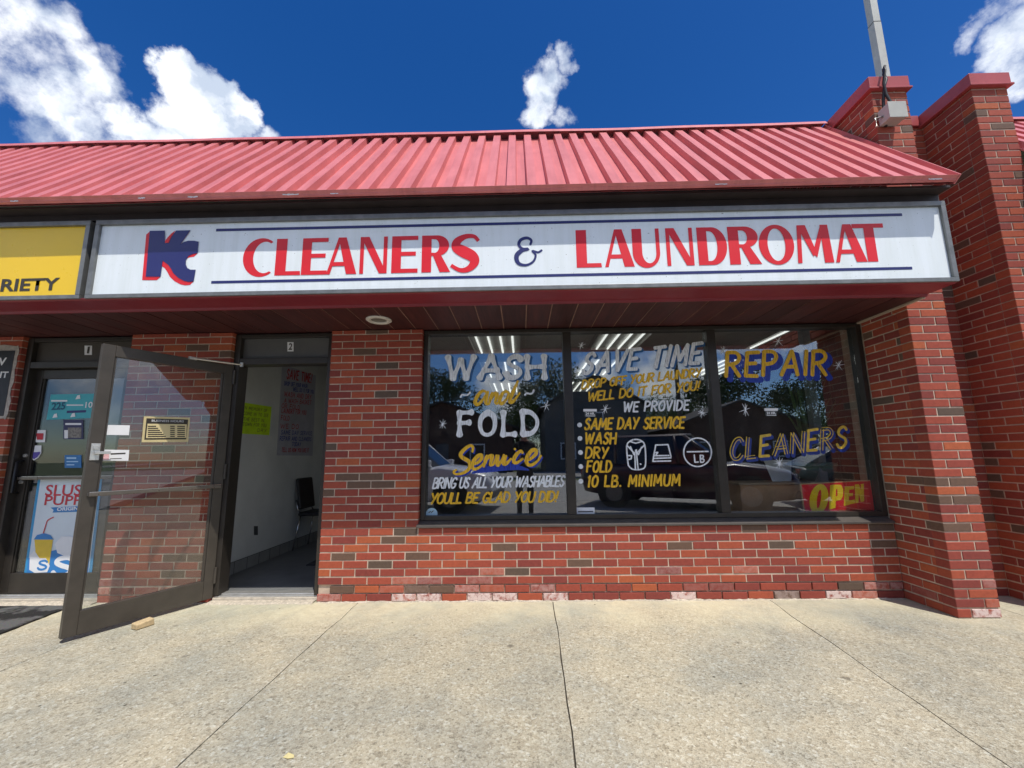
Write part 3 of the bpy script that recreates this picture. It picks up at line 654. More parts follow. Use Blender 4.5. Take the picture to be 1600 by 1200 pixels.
two('BRING US ALL YOUR WASHABLES', (676, 763), (882, 759.5), .089, .0155, PAINTWHITE, 'white painted line BRING US ALL YOUR WASHABLES', .24, None, gap=.14)
two('YOULL BE GLAD YOU DID!', (672, 787), (872, 783.5), .088, .0175, PAINTGOLD, 'gold painted line YOULL BE GLAD YOU DID!', .22, None, gap=.14)
two('SAVE TIME', (910, 584), (1096, 567), .188, .034, PAINTWHITE, 'white painted words SAVE TIME', .28, PAINTBLUE, (.014, -.014), gap=.26)
two('DROP OFF YOUR LAUNDRY', (909, 607.5), (1096, 588), .078, .0165, PAINTGOLD, 'gold painted line DROP OFF YOUR LAUNDRY', .22, None, gap=.16)
two('WELL DO IT FOR YOU!', (918, 627), (1094, 609), .082, .0165, PAINTGOLD, 'gold painted line WELL DO IT FOR YOU!', .22, None, gap=.17)
two('WE PROVIDE', (974, 643.5), (1077, 640.5), .088, .0165, PAINTWHITE, 'white painted words WE PROVIDE', .18, None, gap=.24)
two('SAME DAY SERVICE', (913.5, 671), (1070, 668.5), .098, .0185, PAINTGOLD, 'gold painted words SAME DAY SERVICE', .2, None, gap=.2)
two('WASH', (914, 693.5), (963, 693), .096, .0185, PAINTGOLD, 'gold painted word WASH in the list', .16, None, gap=.24)
two('DRY', (915, 716), (950, 715.5), .094, .0185, PAINTGOLD, 'gold painted word DRY', .16, None, gap=.22)
two('FOLD', (917, 737.5), (956, 737), .094, .0185, PAINTGOLD, 'gold painted word FOLD in the list', .16, None, gap=.24)
two('10 LB. MINIMUM', (918, 760.5), (1063, 758.5), .094, .0185, PAINTGOLD, 'gold painted words 10 LB. MINIMUM', .16, None, gap=.26)
two('REPAIR', (1134.5, 587.5), (1294, 585.5), .225, .036, PAINTGOLD, 'gold painted word REPAIR', .16, PAINTULTRA, (.034, -.034), gap=.26, shw=.058)
letter(M('worn_blue_paint', (.010, .03, .20), .5, 0, .3, 30), 'dim blue shadow of the worn word CLEANERS', lambda bm: brush(bm, GP, 'CLEANERS', (1142, 718.5), (1325, 698), .182, .040, .16, -.002, .26, None, (.014, -.020)))
letter(M('worn_gold_paint', (.62, .42, .05), .5, 0, .3, 30), 'thin worn gold outlines of the word CLEANERS', lambda bm: brush(bm, GP, 'CLEANERS', (1142, 718.5), (1325, 698), .182, .024, .16, 0, .26, None, (0, 0), .02, 'CLANR'))
for c in ((905.7, 664), (906.2, 685), (907, 707), (907.5, 729), (907.5, 752)):
    bm = BM(); disc(bm, GP, GP.px(*c), .0215); obj('painted_dot', bm, PAINTWHITE, W)
def icons(bm):
    o = (880, 640); w = .0125
    T = lambda s, ww=w: traced(bm, GP, s, o, K_, ww)
    T([[(582, 500), (572, 420), (568, 320), (600, 280), (650, 266), (700, 280), (728, 320), (736, 430), (730, 510), (690, 534), (620, 532), (582, 500)]])
    for a, b in (((572, 322), (640, 395)), ((640, 395), (645, 530)), ((722, 320), (655, 390)), ((655, 390), (668, 530)), ((600, 330), (632, 402)), ((632, 402), (655, 360)), ((700, 335), (672, 402)), ((672, 402), (645, 362)), ((600, 285), (648, 300)), ((648, 300), (700, 285)),
                 ((576, 410), (612, 412)), ((612, 412), (606, 440)), ((606, 440), (580, 446)), ((688, 484), (694, 488)),
                 ((826, 316), (936, 312)), ((936, 312), (962, 418)), ((826, 316), (800, 462)), ((800, 462), (960, 458)), ((806, 436), (962, 430)), ((812, 412), (945, 410)), ((815, 385), (845, 382)), ((845, 382), (826, 408)),
                 ((1106, 377), (1294, 373)), ((1170, 405), (1176, 470)), ((1176, 470), (1206, 468)), ((1224, 408), (1226, 470))):
        T([[a, b]])
    T([[(1224, 408), (1250, 412), (1246, 434), (1226, 438), (1256, 446), (1250, 468), (1226, 470)]])
    T([[(1200+124*math.cos(R(d)), 381+127*math.sin(R(d))) for d in range(0, 361, 20)]])
letter(PAINTWHITE, 'white painted outlines of a shirt, a folded stack and a circle marked LB', icons)
STARS = [((1130, 547), 10), ((1216, 533), 12), ((1310, 570.6), 11), ((1164.7, 640), 12), ((1218, 724), 12), ((908, 540), 9), ((945.6, 639), 11), ((1097, 645), 9), ((853.5, 634), 10), ((691.6, 663), 9)]
rst = random.Random(8)
for c, rp in STARS:
    bm = BM(); m = GP.px(*c); rr = rp/205
    for a in (78, 60, 12, 120, 160)[:rst.choice((4, 4, 5))]:
        a = R(a+rst.uniform(-9, 9)); l1 = rr*rst.uniform(.7, 1.15); l2 = rr*rst.uniform(.7, 1.15)
        ribbon(bm, GP, [(m[0]-math.cos(a)*l2, m[1]-math.sin(a)*l2), m, (m[0]+math.cos(a)*l1, m[1]+math.sin(a)*l1)], .0065, 0, lambda t: 1.15-.8*abs(2*t-1))
    obj('painted_star', bm, PAINTWHITE, W)

# ------------------------------------------------------------------ door openings
def door_frame(x0, x1, nm):
    F = thing('door_frame', None, None); F.parent = B
    for k in ('label', 'category'):
        if k in F: del F[k]
    bm = BM(); bar(bm, x0, x0+.055, .045, 2.366, .042, .17); bar(bm, x1-.045, x1, .045, 2.366, .042, .17); bar(bm, x0+.0555, x1-.0455, 2.332, 2.366, .044, .17); bar(bm, x0+.0555, x1-.0455, 2.075, 2.135, .044, .17)
    obj('jamb', bm, BRONZE, F, bevel=.003)
    return F
F1 = door_frame(-2.938, -1.894, 'one'); F2 = door_frame(-.934, -.002, 'two')
bm = BM(); box(bm, -2.892, -1.94, .085, .10, 2.1355, 2.3315); obj('transom_panel', bm, M('bronze_panel', (.075, .064, .052), .5, .2, .1, 5), F1)
bm = BM(); box(bm, -.888, -.048, .085, .10, 2.1355, 2.3315); obj('transom_panel', bm, M('grey_panel', (.12, .12, .115), .5, .1, .1, 5), F2)
def number_plate(s, u0, u1, v0, v1, parent, y):
    pl = Plane((0, y, 0), (1, 0, 0), (0, 0, 1)); bm = BM(); q = [at(u0, v0, 'y', y), at(u1, v0, 'y', y), at(u1, v1, 'y', y), at(u0, v1, 'y', y)]
    plate(bm, q, .003); n = obj('unit_number', bm, WHITEPAPER, parent)
    cap_ = (q[0]-q[3]).length*.72; m = (.36 if s == '1' else .2)*(u1-u0)
    obj('numeral', typeset('n', s, pl, (u0+m, v1-.15*(v1-v0)), (u1-m, v1-.15*(v1-v0)), cap_, BLACKV, n, .0035, .02), BLACKV, n)
number_plate('1', 132, 143.5, 540, 554.5, F1, .081); number_plate('2', 449, 458.5, 534.5, 549, F2, .081)
# thresholds
def threshold(x0, x1):
    bm = BM(); box(bm, x0, x1, .045, .30, -.10, .028)
    t = obj('threshold', bm, M('worn_cement', (.50, .45, .37), .9, 0, .22, 20, .3, .6, 160), B, bevel=.006)
    bm = BM(); box(bm, x0+.006, x1-.006, .052, .20, .0285, .040); box(bm, x0+.006, x1-.006, .085, .165, .0405, .050)
    obj('metal_sill', bm, ALU, t, bevel=.004)
threshold(-2.936, -1.896); threshold(-.932, -.004)
bm = BM(); rt = random.Random(6)                                    # crumbling mortar fillet along the wall foot
for x0, x1 in ((-4.6, -2.97), (-2.93, -1.91), (-1.88, -.95), (-.93, -.02), (.01, 4.87)):
    n = int((x1-x0)/.035); prev = None
    for i in range(n+1):
        a = lerp(x0, x1, i/n); dpt = rt.uniform(.004, .020)+(.03 if x0 in (-2.93, -.93) else 0); h = rt.uniform(.002, .011)
        ring = [bm.verts.new(p) for p in ((a, -dpt, .0005), (a, -dpt*.55, h), (a, .044 if x0 in (-2.93, -.93) else .013, h*1.25))]
        if prev:
            for k in range(2): bm.faces.new((prev[k], prev[k+1], ring[k+1], ring[k]))
        prev = ring
obj('mortar_fillet', bm, M('crumbled_mortar', (.52, .46, .37), .95, 0, .3, 60, .2, .8, 200), B)

# closed door of unit 1
def glazed_door(w, h, O, U, N, parent, frame_mat, bar_h, bottom=.17, stile=.072, topr=.085, th=.045):
    """door leaf in its own frame: U along the leaf from the hinge, N the face towards the viewer"""
    V = Vector((0, 0, 1)); D = bpy.data.objects.new('door', None); D.empty_display_size = .1; link(D, parent)
    bm = BM(); fb = lambda *a: frame_box(bm, O, U, V, N, *a)
    fb(0, stile, 0, h, -th, 0); fb(w-stile, w, 0, h, -th, 0); fb(stile+.0005, w-stile-.0005, 0, bottom, -th, -.001); fb(stile+.0005, w-stile-.0005, h-topr, h, -th, -.001)
    for a0, a1, b0, b1 in ((stile+.0005, stile+.014, bottom, h-topr), (w-stile-.014, w-stile-.0005, bottom, h-topr)): fb(a0, a1, b0+.0005, b1-.0005, -th+.012, -.010)
    fr = obj('door_leaf_frame', bm, frame_mat, D, bevel=.003)
    bm = BM(); frame_box(bm, O, U, V, N, stile+.005, w-stile-.005, bottom+.002, h-topr-.002, -.026, -.020); obj('door_pane', bm, DGLASS, D)
    bm = BM(); frame_box(bm, O, U, V, N, stile*.4, w-stile*.4, bar_h, bar_h+.028, .012, .034); obj('push_bar', bm, M('worn_bar', (.16, .14, .12), .3, .5, .2, 12), D, bevel=.004)
    bm = BM(); frame_box(bm, O, U, V, N, stile*.42, w-stile*.42, bar_h+.0282, bar_h+.031, .016, .030); 
    for a in (stile*.5, w-stile*.5): frame_box(bm, O, U, V, N, a-.012, a+.012, bar_h+.004, bar_h+.024, .001, .0118)
    obj('bar_mount', bm, CHROME, D)
    return D
D1 = glazed_door(.945, 2.015, Vector((-1.943, .105, .055)), Vector((-1, 0, 0)), NY, B, BRONZE, .985)
bm = BM(); O = Vector((-2.862, .105, 0)); tube(bm, [O+Vector((0, -.002, .92)), O+Vector((0, -.05, .93)), O+Vector((0, -.05, 1.20)), O+Vector((0, -.002, 1.21))], .011)
obj('pull_handle', bm, M('black_metal', (.03, .03, .03), .35, .4), D1, smooth=True)
for z in (1.02, 1.26):
    bm = BM(); lathe(bm, [(.016, -.012), (.018, -.003), (.018, 0)], 16, (-2.85, .105, z), 'y'); obj('lock', bm, ALU, D1)

# open door of unit 2
HG = Vector((-.918, .034, .030)); FE = Vector((-1.338, -.765, .030)); U2 = (FE-HG).normalized(); N2 = U2.cross(Vector((0, 0, 1))).normalized()
if N2.dot(CAM-HG) < 0: N2 = -N2
DW = (FE-HG).length
D2 = glazed_door(DW, 2.035, HG, U2, N2, B, BRONZE2, .925, .155, .075, .085, .046)
D2['label'] = 'glazed bronze door swung open over the pavement'
DP = Plane(HG+N2*.004, -U2, (0, 0, 1))                               # reads left to right from the street
if DP.N.dot(N2) < 0: DP = Plane(HG+N2*.004, U2, (0, 0, 1))
def dpx(a, b, off=0):
    d = ray(a, b); t = ((HG+N2*off)-CAM).dot(N2)/d.dot(N2); return CAM+d*t
bm = BM(); c = dpx(146.5, 707, .002); du = (c-HG).dot(U2); zc = c.z-HG.z
frame_box(bm, HG, U2, Vector((0, 0, 1)), N2, DW-.062, DW-.012, zc-.055, zc+.065, .001, .006); frame_box(bm, HG, U2, Vector((0, 0, 1)), N2, DW-.052, DW-.022, zc+.022, zc+.050, .0065, .016)
frame_box(bm, HG, U2, Vector((0, 0, 1)), N2, DW-.115, DW-.030, zc-.012, zc+.008, .0065, .030)
obj('lock_plate', bm, ALU, D2, bevel=.002)
bm = BM(); frame_box(bm, HG, U2, Vector((0, 0, 1)), -N2, DW-.055, DW-.018, zc-.10, zc+.19, .046+.035, .046+.05)
for q in (-.08, .16): frame_box(bm, HG, U2, Vector((0, 0, 1)), -N2, DW-.046, DW-.026, zc+q, zc+q+.022, .0465, .0808)
obj('pull_handle', bm, ALU, D2, bevel=.003)
bm = BM(); A0 = dpx(302, 560, .02); A1 = at(378, 570, 'y', .036); tube(bm, [A0, A1], .0085, 8); box(bm, A1.x-.012, A1.x+.012, .028, .0435, A1.z-.020, A1.z+.020); frame_box(bm, A0, U2, Vector((0, 0, 1)), N2, -.03, .03, -.010, .012, -.019, .006)
obj('closer_arm', bm, ALU, D2)
for z in (.12, 1.0, 1.86):
    bm = BM(); lathe(bm, [(.011, z), (.011, z+.13)], 12, (HG.x+.006, HG.y-.002, HG.z)); obj('hinge', bm, BRONZE2, D2)

# ------------------------------------------------------------------ inside
bm = BM(); box(bm, -1.24, 5.6, .31, 7, -.02, .045); box(bm, -1.24, 4.88, .172, .309, -.02, .045); fl = obj('interior_floor', bm, INTFLOOR, B)
bm = BM(); box(bm, -1.36, -1.22, .105, 7, -.02, 2.68); obj('interior_wall', bm, INTWALL, B)
bm = BM(); box(bm, -1.215, -1.208, .172, 3.3, .046, .165); 
for k in range(22): pass
bt = obj('tile_base', bm, M('base_tile', (.26, .265, .255), .45, 0, .12, 8), B)
bm = BM()
for k in range(16): box(bm, -1.2075, -1.2068, .3+k*.2, .306+k*.2, .047, .164)
box(bm, -1.2075, -1.2066, .172, 3.3, .1645, .170); obj('grout', bm, M('dark_grout', (.06, .06, .06), .9), bt)
bm = BM(); box(bm, -1.22, 5.6, .31, 7, 2.60, 2.66); box(bm, -1.22, 4.88, .16, .309, 2.60, 2.66); box(bm, -.93, 4.88, .11, .159, 2.372, 2.68); obj('interior_ceiling', bm, INTCEIL, B)
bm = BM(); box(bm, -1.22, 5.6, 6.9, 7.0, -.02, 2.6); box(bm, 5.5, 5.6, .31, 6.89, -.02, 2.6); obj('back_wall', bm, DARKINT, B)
bm = BM(); box(bm, -.01, .86, .108, .16, .05, 2.37); box(bm, .05, 4.87, .108, .16, .05, .595); obj('inner_lining', bm, INTWALL, B)
bm = BM(); box(bm, -1.0, .0, 3.0, 3.06, .046, 2.59); obj('timber_panel', bm, M('varnished_panel', (.22, .105, .035), .4, 0, .25, 5), B)
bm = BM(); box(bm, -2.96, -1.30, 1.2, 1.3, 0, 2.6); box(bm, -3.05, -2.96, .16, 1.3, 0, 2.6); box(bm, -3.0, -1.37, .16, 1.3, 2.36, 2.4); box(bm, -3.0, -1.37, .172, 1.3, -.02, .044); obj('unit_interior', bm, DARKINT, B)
bm = BM(); box(bm, -.62, .62, 1.0, 2.6, .0465, .056)
tag(obj('floor_mat', bm, M('dark_carpet', (.045, .045, .048), .95, 0, .2, 40), None, bevel=.003), 'dark carpet mat on the floor just inside the open doorway', 'mat')
bm = BM(); box(bm, 4.53, 4.60, .30, .37, .046, 2.59); obj('grey_upright', bm, M('upright_grey', (.20, .21, .21), .45, .2), B)  # plain grey upright inside, near the right end of the window

# ================================================================== signs on the fascia
SY = -.83
def sign_box(name, label, x0, x1, mat):
    s = thing(name, label, 'sign', ((x0+x1)/2, SY, 2.392))
    bm = BM(); z0, z1 = 2.392, 3.016
    box(bm, x0, x1, SY, -.604, z0, z0+.030); box(bm, x0, x1, SY, -.604, z1-.036, z1); box(bm, x0, x0+.034, SY, -.604, z0+.0305, z1-.0365); box(bm, x1-.034, x1, SY, -.604, z0+.0305, z1-.0365); box(bm, x0+.035, x1-.035, -.70, -.605, z0+.031, z1-.037)
    obj('cabinet_frame', bm, FRAMEGREY, s, world=True, bevel=.002)
    bm = BM(); nseg = 40; fr = []; bk = []
    for i in range(nseg+1):                                        # flexible face, never quite flat
        a = lerp(x0+.0345, x1-.0345, i/nseg); dy = .0007*math.sin(a*2.3)+.0005*math.sin(a*5.1)
        fr.append([bm.verts.new((a, SY+.020+dy*k, z)) for z, k in ((z0+.031, 0), (z0+.2, 1), (z0+.42, 1), (z1-.037, 0))]); bk.append([bm.verts.new((a, SY+.03, z)) for z in (z0+.031, z1-.037)])
    for i in range(nseg):
        for k in range(3): bm.faces.new((fr[i][k], fr[i][k+1], fr[i+1][k+1], fr[i+1][k]))
        bm.faces.new((bk[i][0], bk[i][1], bk[i+1][1], bk[i+1][0]))
    obj('sign_face', bm, mat, s, world=True, smooth=True)
    return s
S1 = sign_box('shop_sign', 'long white sign over the window reading CLEANERS & LAUNDROMAT in red', -1.467, 4.886, SIGNWHITE)
S2 = sign_box('shop_sign', 'yellow sign ending in RIETY in black, left of the long white sign', -4.9, -1.508, SIGNYELLOW)
SP = Plane((0, SY+.0186, 0), (1, 0, 0), (0, 0, 1))
def spx(*p): return SP.px(*p)
# lettering: fat stems and hairlines
def ell(cx, cy, rx, ry, a0, a1, n=26): return [(cx+rx*math.cos(R(lerp(a0, a1, k/n))), cy+ry*math.sin(R(lerp(a0, a1, k/n)))) for k in range(n+1)]
def strip(A, Bq): return list(A)+list(Bq)[::-1]
T_, t_ = .29, .105
SL = {
 'C': [('s', ell(.60, .5, .60, .53, 52, 308), ell(.72, .5, .38, .43, 62, 298))],
 'L': [[(0, 0), (.42, 0), (.42, 1), (0, 1)], [(.42, 0), (1, 0), (.98, .11), (.42, .11)]],
 'E': [[(0, 0), (.36, 0), (.36, 1), (0, 1)], [(.36, 0), (1, 0), (1, .11), (.36, .11)], [(.36, .46), (.92, .46), (.92, .57), (.36, .57)], [(.36, .89), (1, .89), (1, 1), (.36, 1)]],
 'A': [[(0, 0), (.12, 0), (.47, 1), (.36, 1)], [(.36, 1), (.62, 1), (1, 0), (.66, 0)], [(.17, .22), (.68, .22), (.64, .33), (.21, .33)]],
 'N': [[(0, 0), (.14, 0), (.14, 1), (0, 1)], [(.02, 1), (.32, 1), (1, 0), (.72, 0)], [(.86, 0), (1, 0), (1, 1), (.86, 1)]],
 'R': [[(0, 0), (.35, 0), (.35, 1), (0, 1)], ('s', [(.35, 1)]+ell(.55, .72, .44, .28, 90, -90)+[(.35, .44)], [(.35, .90)]+ell(.47, .71, .16, .185, 90, -90)+[(.35, .53)]), [(.40, .46), (.70, .46), (1.04, 0), (.66, 0)]],
 'D': [[(0, 0), (.33, 0), (.33, 1), (0, 1)], ('s', [(.33, 1)]+ell(.50, .5, .50, .5, 90, -90)+[(.33, 0)], [(.33, .90)]+ell(.42, .5, .25, .395, 90, -90)+[(.33, .105)])],
 'O': [('s', ell(.5, .5, .5, .53, 0, 360, 44), ell(.5, .5, .25, .43, 0, 360, 44))],
 'U': [('s', [(0, 1)]+ell(.47, .36, .47, .40, 180, 360)+[(.94, 1)], [(.33, 1)]+ell(.57, .36, .24, .28, 180, 360)+[(.81, 1)])],
 'M': [[(0, 0), (.12, 0), (.20, 1), (.08, 1)], [(.08, 1), (.32, 1), (.56, .28), (.46, .16)], [(.45, .26), (.56, .14), (.88, 1), (.76, 1)], [(.74, 1), (.96, 1), (1.02, 0), (.76, 0)]],
 'T': [[(0, .89), (1, .89), (1, 1), (0, 1)], [(.36, 0), (.68, 0), (.68, .89), (.36, .89)]],
}
def fat(bm, ch, x0, x1, zb, zt):
    W_ = x1-x0; H_ = zt-zb; Tm = lambda q: (x0+q[0]*W_, zb+q[1]*H_)
    for g in SL[ch]:
        _zc[0] = (_zc[0]+1) % 23; n = .0006+_zc[0]*.00004
        if isinstance(g, tuple):
            A = [bm.verts.new(SP.p(*Tm(q), n)) for q in g[1]]; C_ = [bm.verts.new(SP.p(*Tm(q), n)) for q in g[2]]
            for i in range(len(A)-1): bm.faces.new((A[i], A[i+1], C_[i+1], C_[i]))
        else: bm.faces.new([bm.verts.new(SP.p(*Tm(q), n)) for q in g])
zb_, zt_ = spx(700, 425)[1], spx(700, 367.5)[1]
bm = BM()
for ch, a, b in (('C', 380, 427), ('L', 431, 471), ('E', 472, 512), ('A', 511, 558), ('N', 562.5, 605), ('E', 612, 653), ('R', 659, 702)):
    fat(bm, ch, spx(a, 400)[0], spx(b, 400)[0], zb_, zt_)
zS = [(.93, .86), (.78, 1.0), (.50, 1.0), (.24, .86), (.22, .68), (.45, .54), (.72, .40), (.80, .22), (.62, .03), (.34, -.01), (.04, .14)]
x0, x1 = spx(703, 400)[0], spx(751, 400)[0]
ribbon(bm, SP, [(x0+a*(x1-x0), zb_+(.05+b*.90)*(zt_-zb_)) for a, b in catmull(zS, 6)], .062, .0006, lambda t: .40+1.05*math.exp(-((t-.5)/.26)**2), False)
obj('sign_lettering', bm, SIGNRED, S1, world=True)
bm = BM(); zb2, zt2 = spx(1140, 413.5)[1], spx(1140, 354.5)[1]
for ch, a, b in (('L', 900, 939), ('A', 944, 990), ('U', 988, 1033.5), ('N', 1041, 1083), ('D', 1090, 1136), ('R', 1138.5, 1186), ('O', 1186, 1241), ('M', 1244, 1299), ('A', 1303, 1352), ('T', 1335, 1384.5)):
    fat(bm, ch, spx(a, 385)[0], spx(b, 385)[0], zb2, zt2)
obj('sign_lettering', bm, SIGNRED, S1, world=True)
AMP = [(1268, 612), (1250, 622), (1222, 615), (1238, 636), (1226, 668), (1190, 686), (1152, 676), (1143, 640), (1170, 612), (1200, 606), (1172, 604), (1154, 584), (1164, 560), (1194, 550), (1216, 562), (1212, 582)]
bm = BM(); traced(bm, SP, [AMP], (450, 200), 3.2, .026, .0006, (0, 0), lambda t: .62+.75*math.exp(-((t-.52)/.14)**2)+.3*math.exp(-((t-.85)/.1)**2)); obj('ampersand', bm, NAVY, S1, world=True)
bm = BM()
for (a, b, c, d, w) in ((337.5, 361.5, 1409, 333.5, .022), (330, 442.5, 1425, 417.5, .021)):
    za = .5*(spx(a, b)[1]+spx(c, d)[1]); poly(bm, SP, [(spx(a, b)[0], za-w/2), (spx(c, d)[0], za-w/2), (spx(c, d)[0], za+w/2), (spx(a, b)[0], za+w/2)], .0006)
obj('sign_rule', bm, NAVY, S1, world=True)
KST = [(568, 150), (710, 148), (711, 266), (747, 264), (774, 205), (817, 147), (950, 145), (858, 276), (890, 254), (930, 243), (985, 243), (1028, 252), (1018, 360), (975, 366), (932, 386), (908, 425), (908, 470), (922, 500), (950, 515), (1000, 515), (980, 625), (935, 629), (890, 620), (835, 590), (790, 548), (768, 505), (744, 470), (690, 430), (670, 580), (530, 580)]
kp = [SP.px(140+a/6.015, 336+b/6.015) for a, b in KST]
bm = BM()
for q in range(1, 6): poly(bm, SP, [(a-.0046*q, b-.0048*q) for a, b in kp], .0003+.00002*(6-q)*0)
# a true offset shadow: joined quads between mark and its shifted outline
poly(bm, SP, [(a-.026, b-.026) for a, b in kp], .0002)
obj('logo_shadow', bm, SIGNRED, S1, world=True)
bm = BM(); poly(bm, SP, kp, .0028); obj('logo', bm, NAVY, S1, world=True)
bm = BM(); poly(bm, SP, [SP.px(140+a/6.015, 336+b/6.015) for a, b in ((713, 265), (713, 245), (744, 205), (776, 172), (815, 148), (772, 204), (745, 263))], .004); obj('logo_edge', bm, SIGNRED, S1, world=True)
bm = typeset('v', 'VARIETY', SP, (-48, 457), (91, 453.5), .1, BLACKV, S2, .0008, .027); obj('sign_lettering', bm, BLACKV, S2, world=True)

# little stone-dark sign on the pier at the left edge
bm = BM(); z0 = 1.60; plq = [at(-150, 640, 'y', -.016), at(13, 655, 'y', -.016), at(25, 544, 'y', -.016), at(-150, 540, 'y', -.016)]
xl = -3.95; xr = -2.985
ws = thing('wall_poster', 'black poster with torn white edge on the brick pier left of the closed door', 'poster', ((xl+xr)/2, -.003, z0))
bm = BM(); rp_ = random.Random(14); pts = []
for k in range(13): pts.append((xr+.028+rp_.uniform(-.016, .014), 1.585+.70*k/12))
for k in range(9): pts.append((lerp(xr, xl, k/8), 2.285+rp_.uniform(-.012, .012)))
for k in range(9): pts.append((lerp(xl, xr, k/8), 1.585+rp_.uniform(-.015, .015)))
PPl = Plane((0, -.0075, 0), (1, 0, 0), (0, 0, 1))
f = [bm.verts.new((a, -.0045, b)) for a, b in pts]; g = [bm.verts.new((a, -.0022, b)) for a, b in pts]; bm.faces.new(f); bm.faces.new(g[::-1])
for i in range(len(f)): bm.faces.new((f[i], g[i], g[(i+1) % len(f)], f[(i+1) % len(f)]))
obj('torn_paper', bm, M('torn_paper', (.42, .38, .34), .9, 0, .25, 30), ws, world=True)
bm = BM(); box(bm, xl+.02, xr-.004, -.0075, -.0046, 1.62, 2.235); obj('black_sheet', bm, M('black_print', (.012, .012, .018), .5), ws, world=True)
bm = typeset('w', 'W', PPl, (-13, 571), (9, 571), .075, WHITEPAPER, ws, .001, .03); obj('poster_lettering', bm, WHITEPAPER, ws, world=True)
bm = typeset('w', 'NT', PPl, (-9, 590.5), (12, 590.5), .06, WHITEPAPER, ws, .001, .03); obj('poster_lettering', bm, WHITEPAPER, ws, world=True)

# ================================================================== papers, stickers and plaques (each lies on its own surface)
def sheet_on(name, label, cat, quad, mat, n, thick=.002, group=None):
    c = sum((Vector(q) for q in quad), Vector())/4
    t = thing(name, label, cat, c, 0, group); bm = BM(); plate(bm, quad, thick, n); obj('sheet', bm, mat, t, world=True); return t
Yd = .122
def q1(u0, v0, u1, v1, y): return [at(u0, v1, 'y', y), at(u1, v1, 'y', y), at(u1, v0, 'y', y), at(u0, v0, 'y', y)]
def qp(pts, y): return [at(*p, 'y', y) for p in pts]                  # BL, BR, TR, TL
P1 = Plane((0, Yd-.0022, 0), (1, 0, 0), (0, 0, 1))
# on the closed door
s = sheet_on('drink_poster', 'blue and white slush drink poster low on the closed glass door', 'poster', qp([(36, 907), (142, 907), (160, 744), (60, 744)], Yd), M('poster_blue', (.04, .30, .58), .5, 0, .05), NY)
bm = BM(); plate(bm, qp([(40.5, 903.5), (137.5, 903.5), (156, 748), (63.5, 748)], Yd-.0006), .0004); obj('poster_field', bm, M('poster_white', (.66, .74, .80), .5, 0, .05, 4), s, world=True)
PUR = M('poster_red', (.55, .03, .05), .5); PBL = M('poster_mid_blue', (.035, .22, .55), .5); PYE = M('poster_yellow', (.75, .52, .05), .5)
bm = typeset('p', 'SLUSH', P1, (70, 775), (144.5, 774.5), .10, PUR, s, .001, .012); obj('poster_lettering', bm, PUR, s, world=True)
bm = typeset('p', 'PUPPIE', P1, (69, 789.5), (146, 789), .085, PUR, s, .001, .012); obj('poster_lettering', bm, PUR, s, world=True)
bm = BM(); poly(bm, P1, [P1.px(*p) for p in ((79, 793), (140, 790), (137, 795), (139, 799), (82, 801), (84, 797))], .0006); obj('ribbon', bm, PBL, s, world=True)
bm = typeset('p', 'ORIGINAL', P1, (89, 798.5), (134, 796.5), .033, WHITEPAPER, s, .0014, .03); obj('poster_lettering', bm, WHITEPAPER, s, world=True)
bm = BM(); poly(bm, P1, [P1.px(*p) for p in ((40.7, 903), (44, 872), (60, 868), (76, 862), (92, 858), (112, 850), (142.5, 846), (137.3, 903))], .0005); obj('blue_hill', bm, PBL, s, world=True)
bm = BM(); poly(bm, P1, [P1.px(*p) for p in ((58, 890), (54, 843), (83, 843), (76, 890))], .0009); obj('paper_cup', bm, PYE, s, world=True)
bm = BM(); poly(bm, P1, [P1.px(*p) for p in ((46, 890), (47, 868), (54, 860), (62, 872), (72, 872), (78, 884), (74, 894), (54, 895))], .0012); poly(bm, P1, [P1.px(*p) for p in ((86, 850), (96, 838), (112, 838), (122, 848), (120, 862), (104, 870), (90, 864))], .0009); obj('snow_heap', bm, WHITEPAPER, s, world=True)
bm = BM(); poly(bm, P1, [P1.px(*p) for p in ((53, 843), (58, 836), (69, 833), (79, 836), (84, 843))], .0010); obj('cup_lid', bm, PBL, s, world=True)
bm = BM(); brush(bm, P1, 'S', (59, 890), (73, 890), .075, .018, 0, .0018); obj('cup_letter', bm, PBL, s, world=True)
bm = BM(); traced(bm, P1, [[(68, 833), (72, 820), (75, 813), (84, 808)]], (0, 0), 1, .010, .0009); obj('drinking_straw', bm, PUR, s, world=True)
bm = BM(); brush(bm, P1, 'S', (82, 900), (112, 900), .155, .042, 0, .0012); obj('poster_lettering', bm, WHITEPAPER, s, world=True)
s = sheet_on('flyer', 'teal flyer marked 225 taped inside the closed door', 'flyer', qp([(72.5, 656), (144, 653), (149.5, 615), (79.5, 616.5)], Yd), M('teal_print', (.06, .42, .48), .5, 0, .06), NY)
bm = typeset('f', '225', P1, (80, 641), (101.5, 640), .073, NAVY, s, .001, .03); obj('flyer_lettering', bm, M('deep_teal', (.01, .10, .18), .5), s, world=True)
bm = typeset('f', '10.', P1, (133, 637.5), (147, 637), .058, WHITEPAPER, s, .001, .02); obj('flyer_lettering', bm, WHITEPAPER, s, world=True)
bm = BM(); plate(bm, qp([(104, 645.5), (134, 644.5), (134.8, 640.7), (104.5, 641.7)], Yd-.0008), .0004); obj('flyer_band', bm, NAVY, s, world=True)
bm = BM()
for a in ((80, 627.5, 105, 625), (104, 634, 130, 632)): plate(bm, q1(a[0], a[3], a[2], a[1], Yd-.0008), .0004)
for (a, b) in ((86, 651), (114, 650), (122, 622)): poly(bm, P1, [P1.px(a-4, b+2), P1.px(a+4, b+1), P1.px(a+3, b-5), P1.px(a-1, b-4)], .0009)
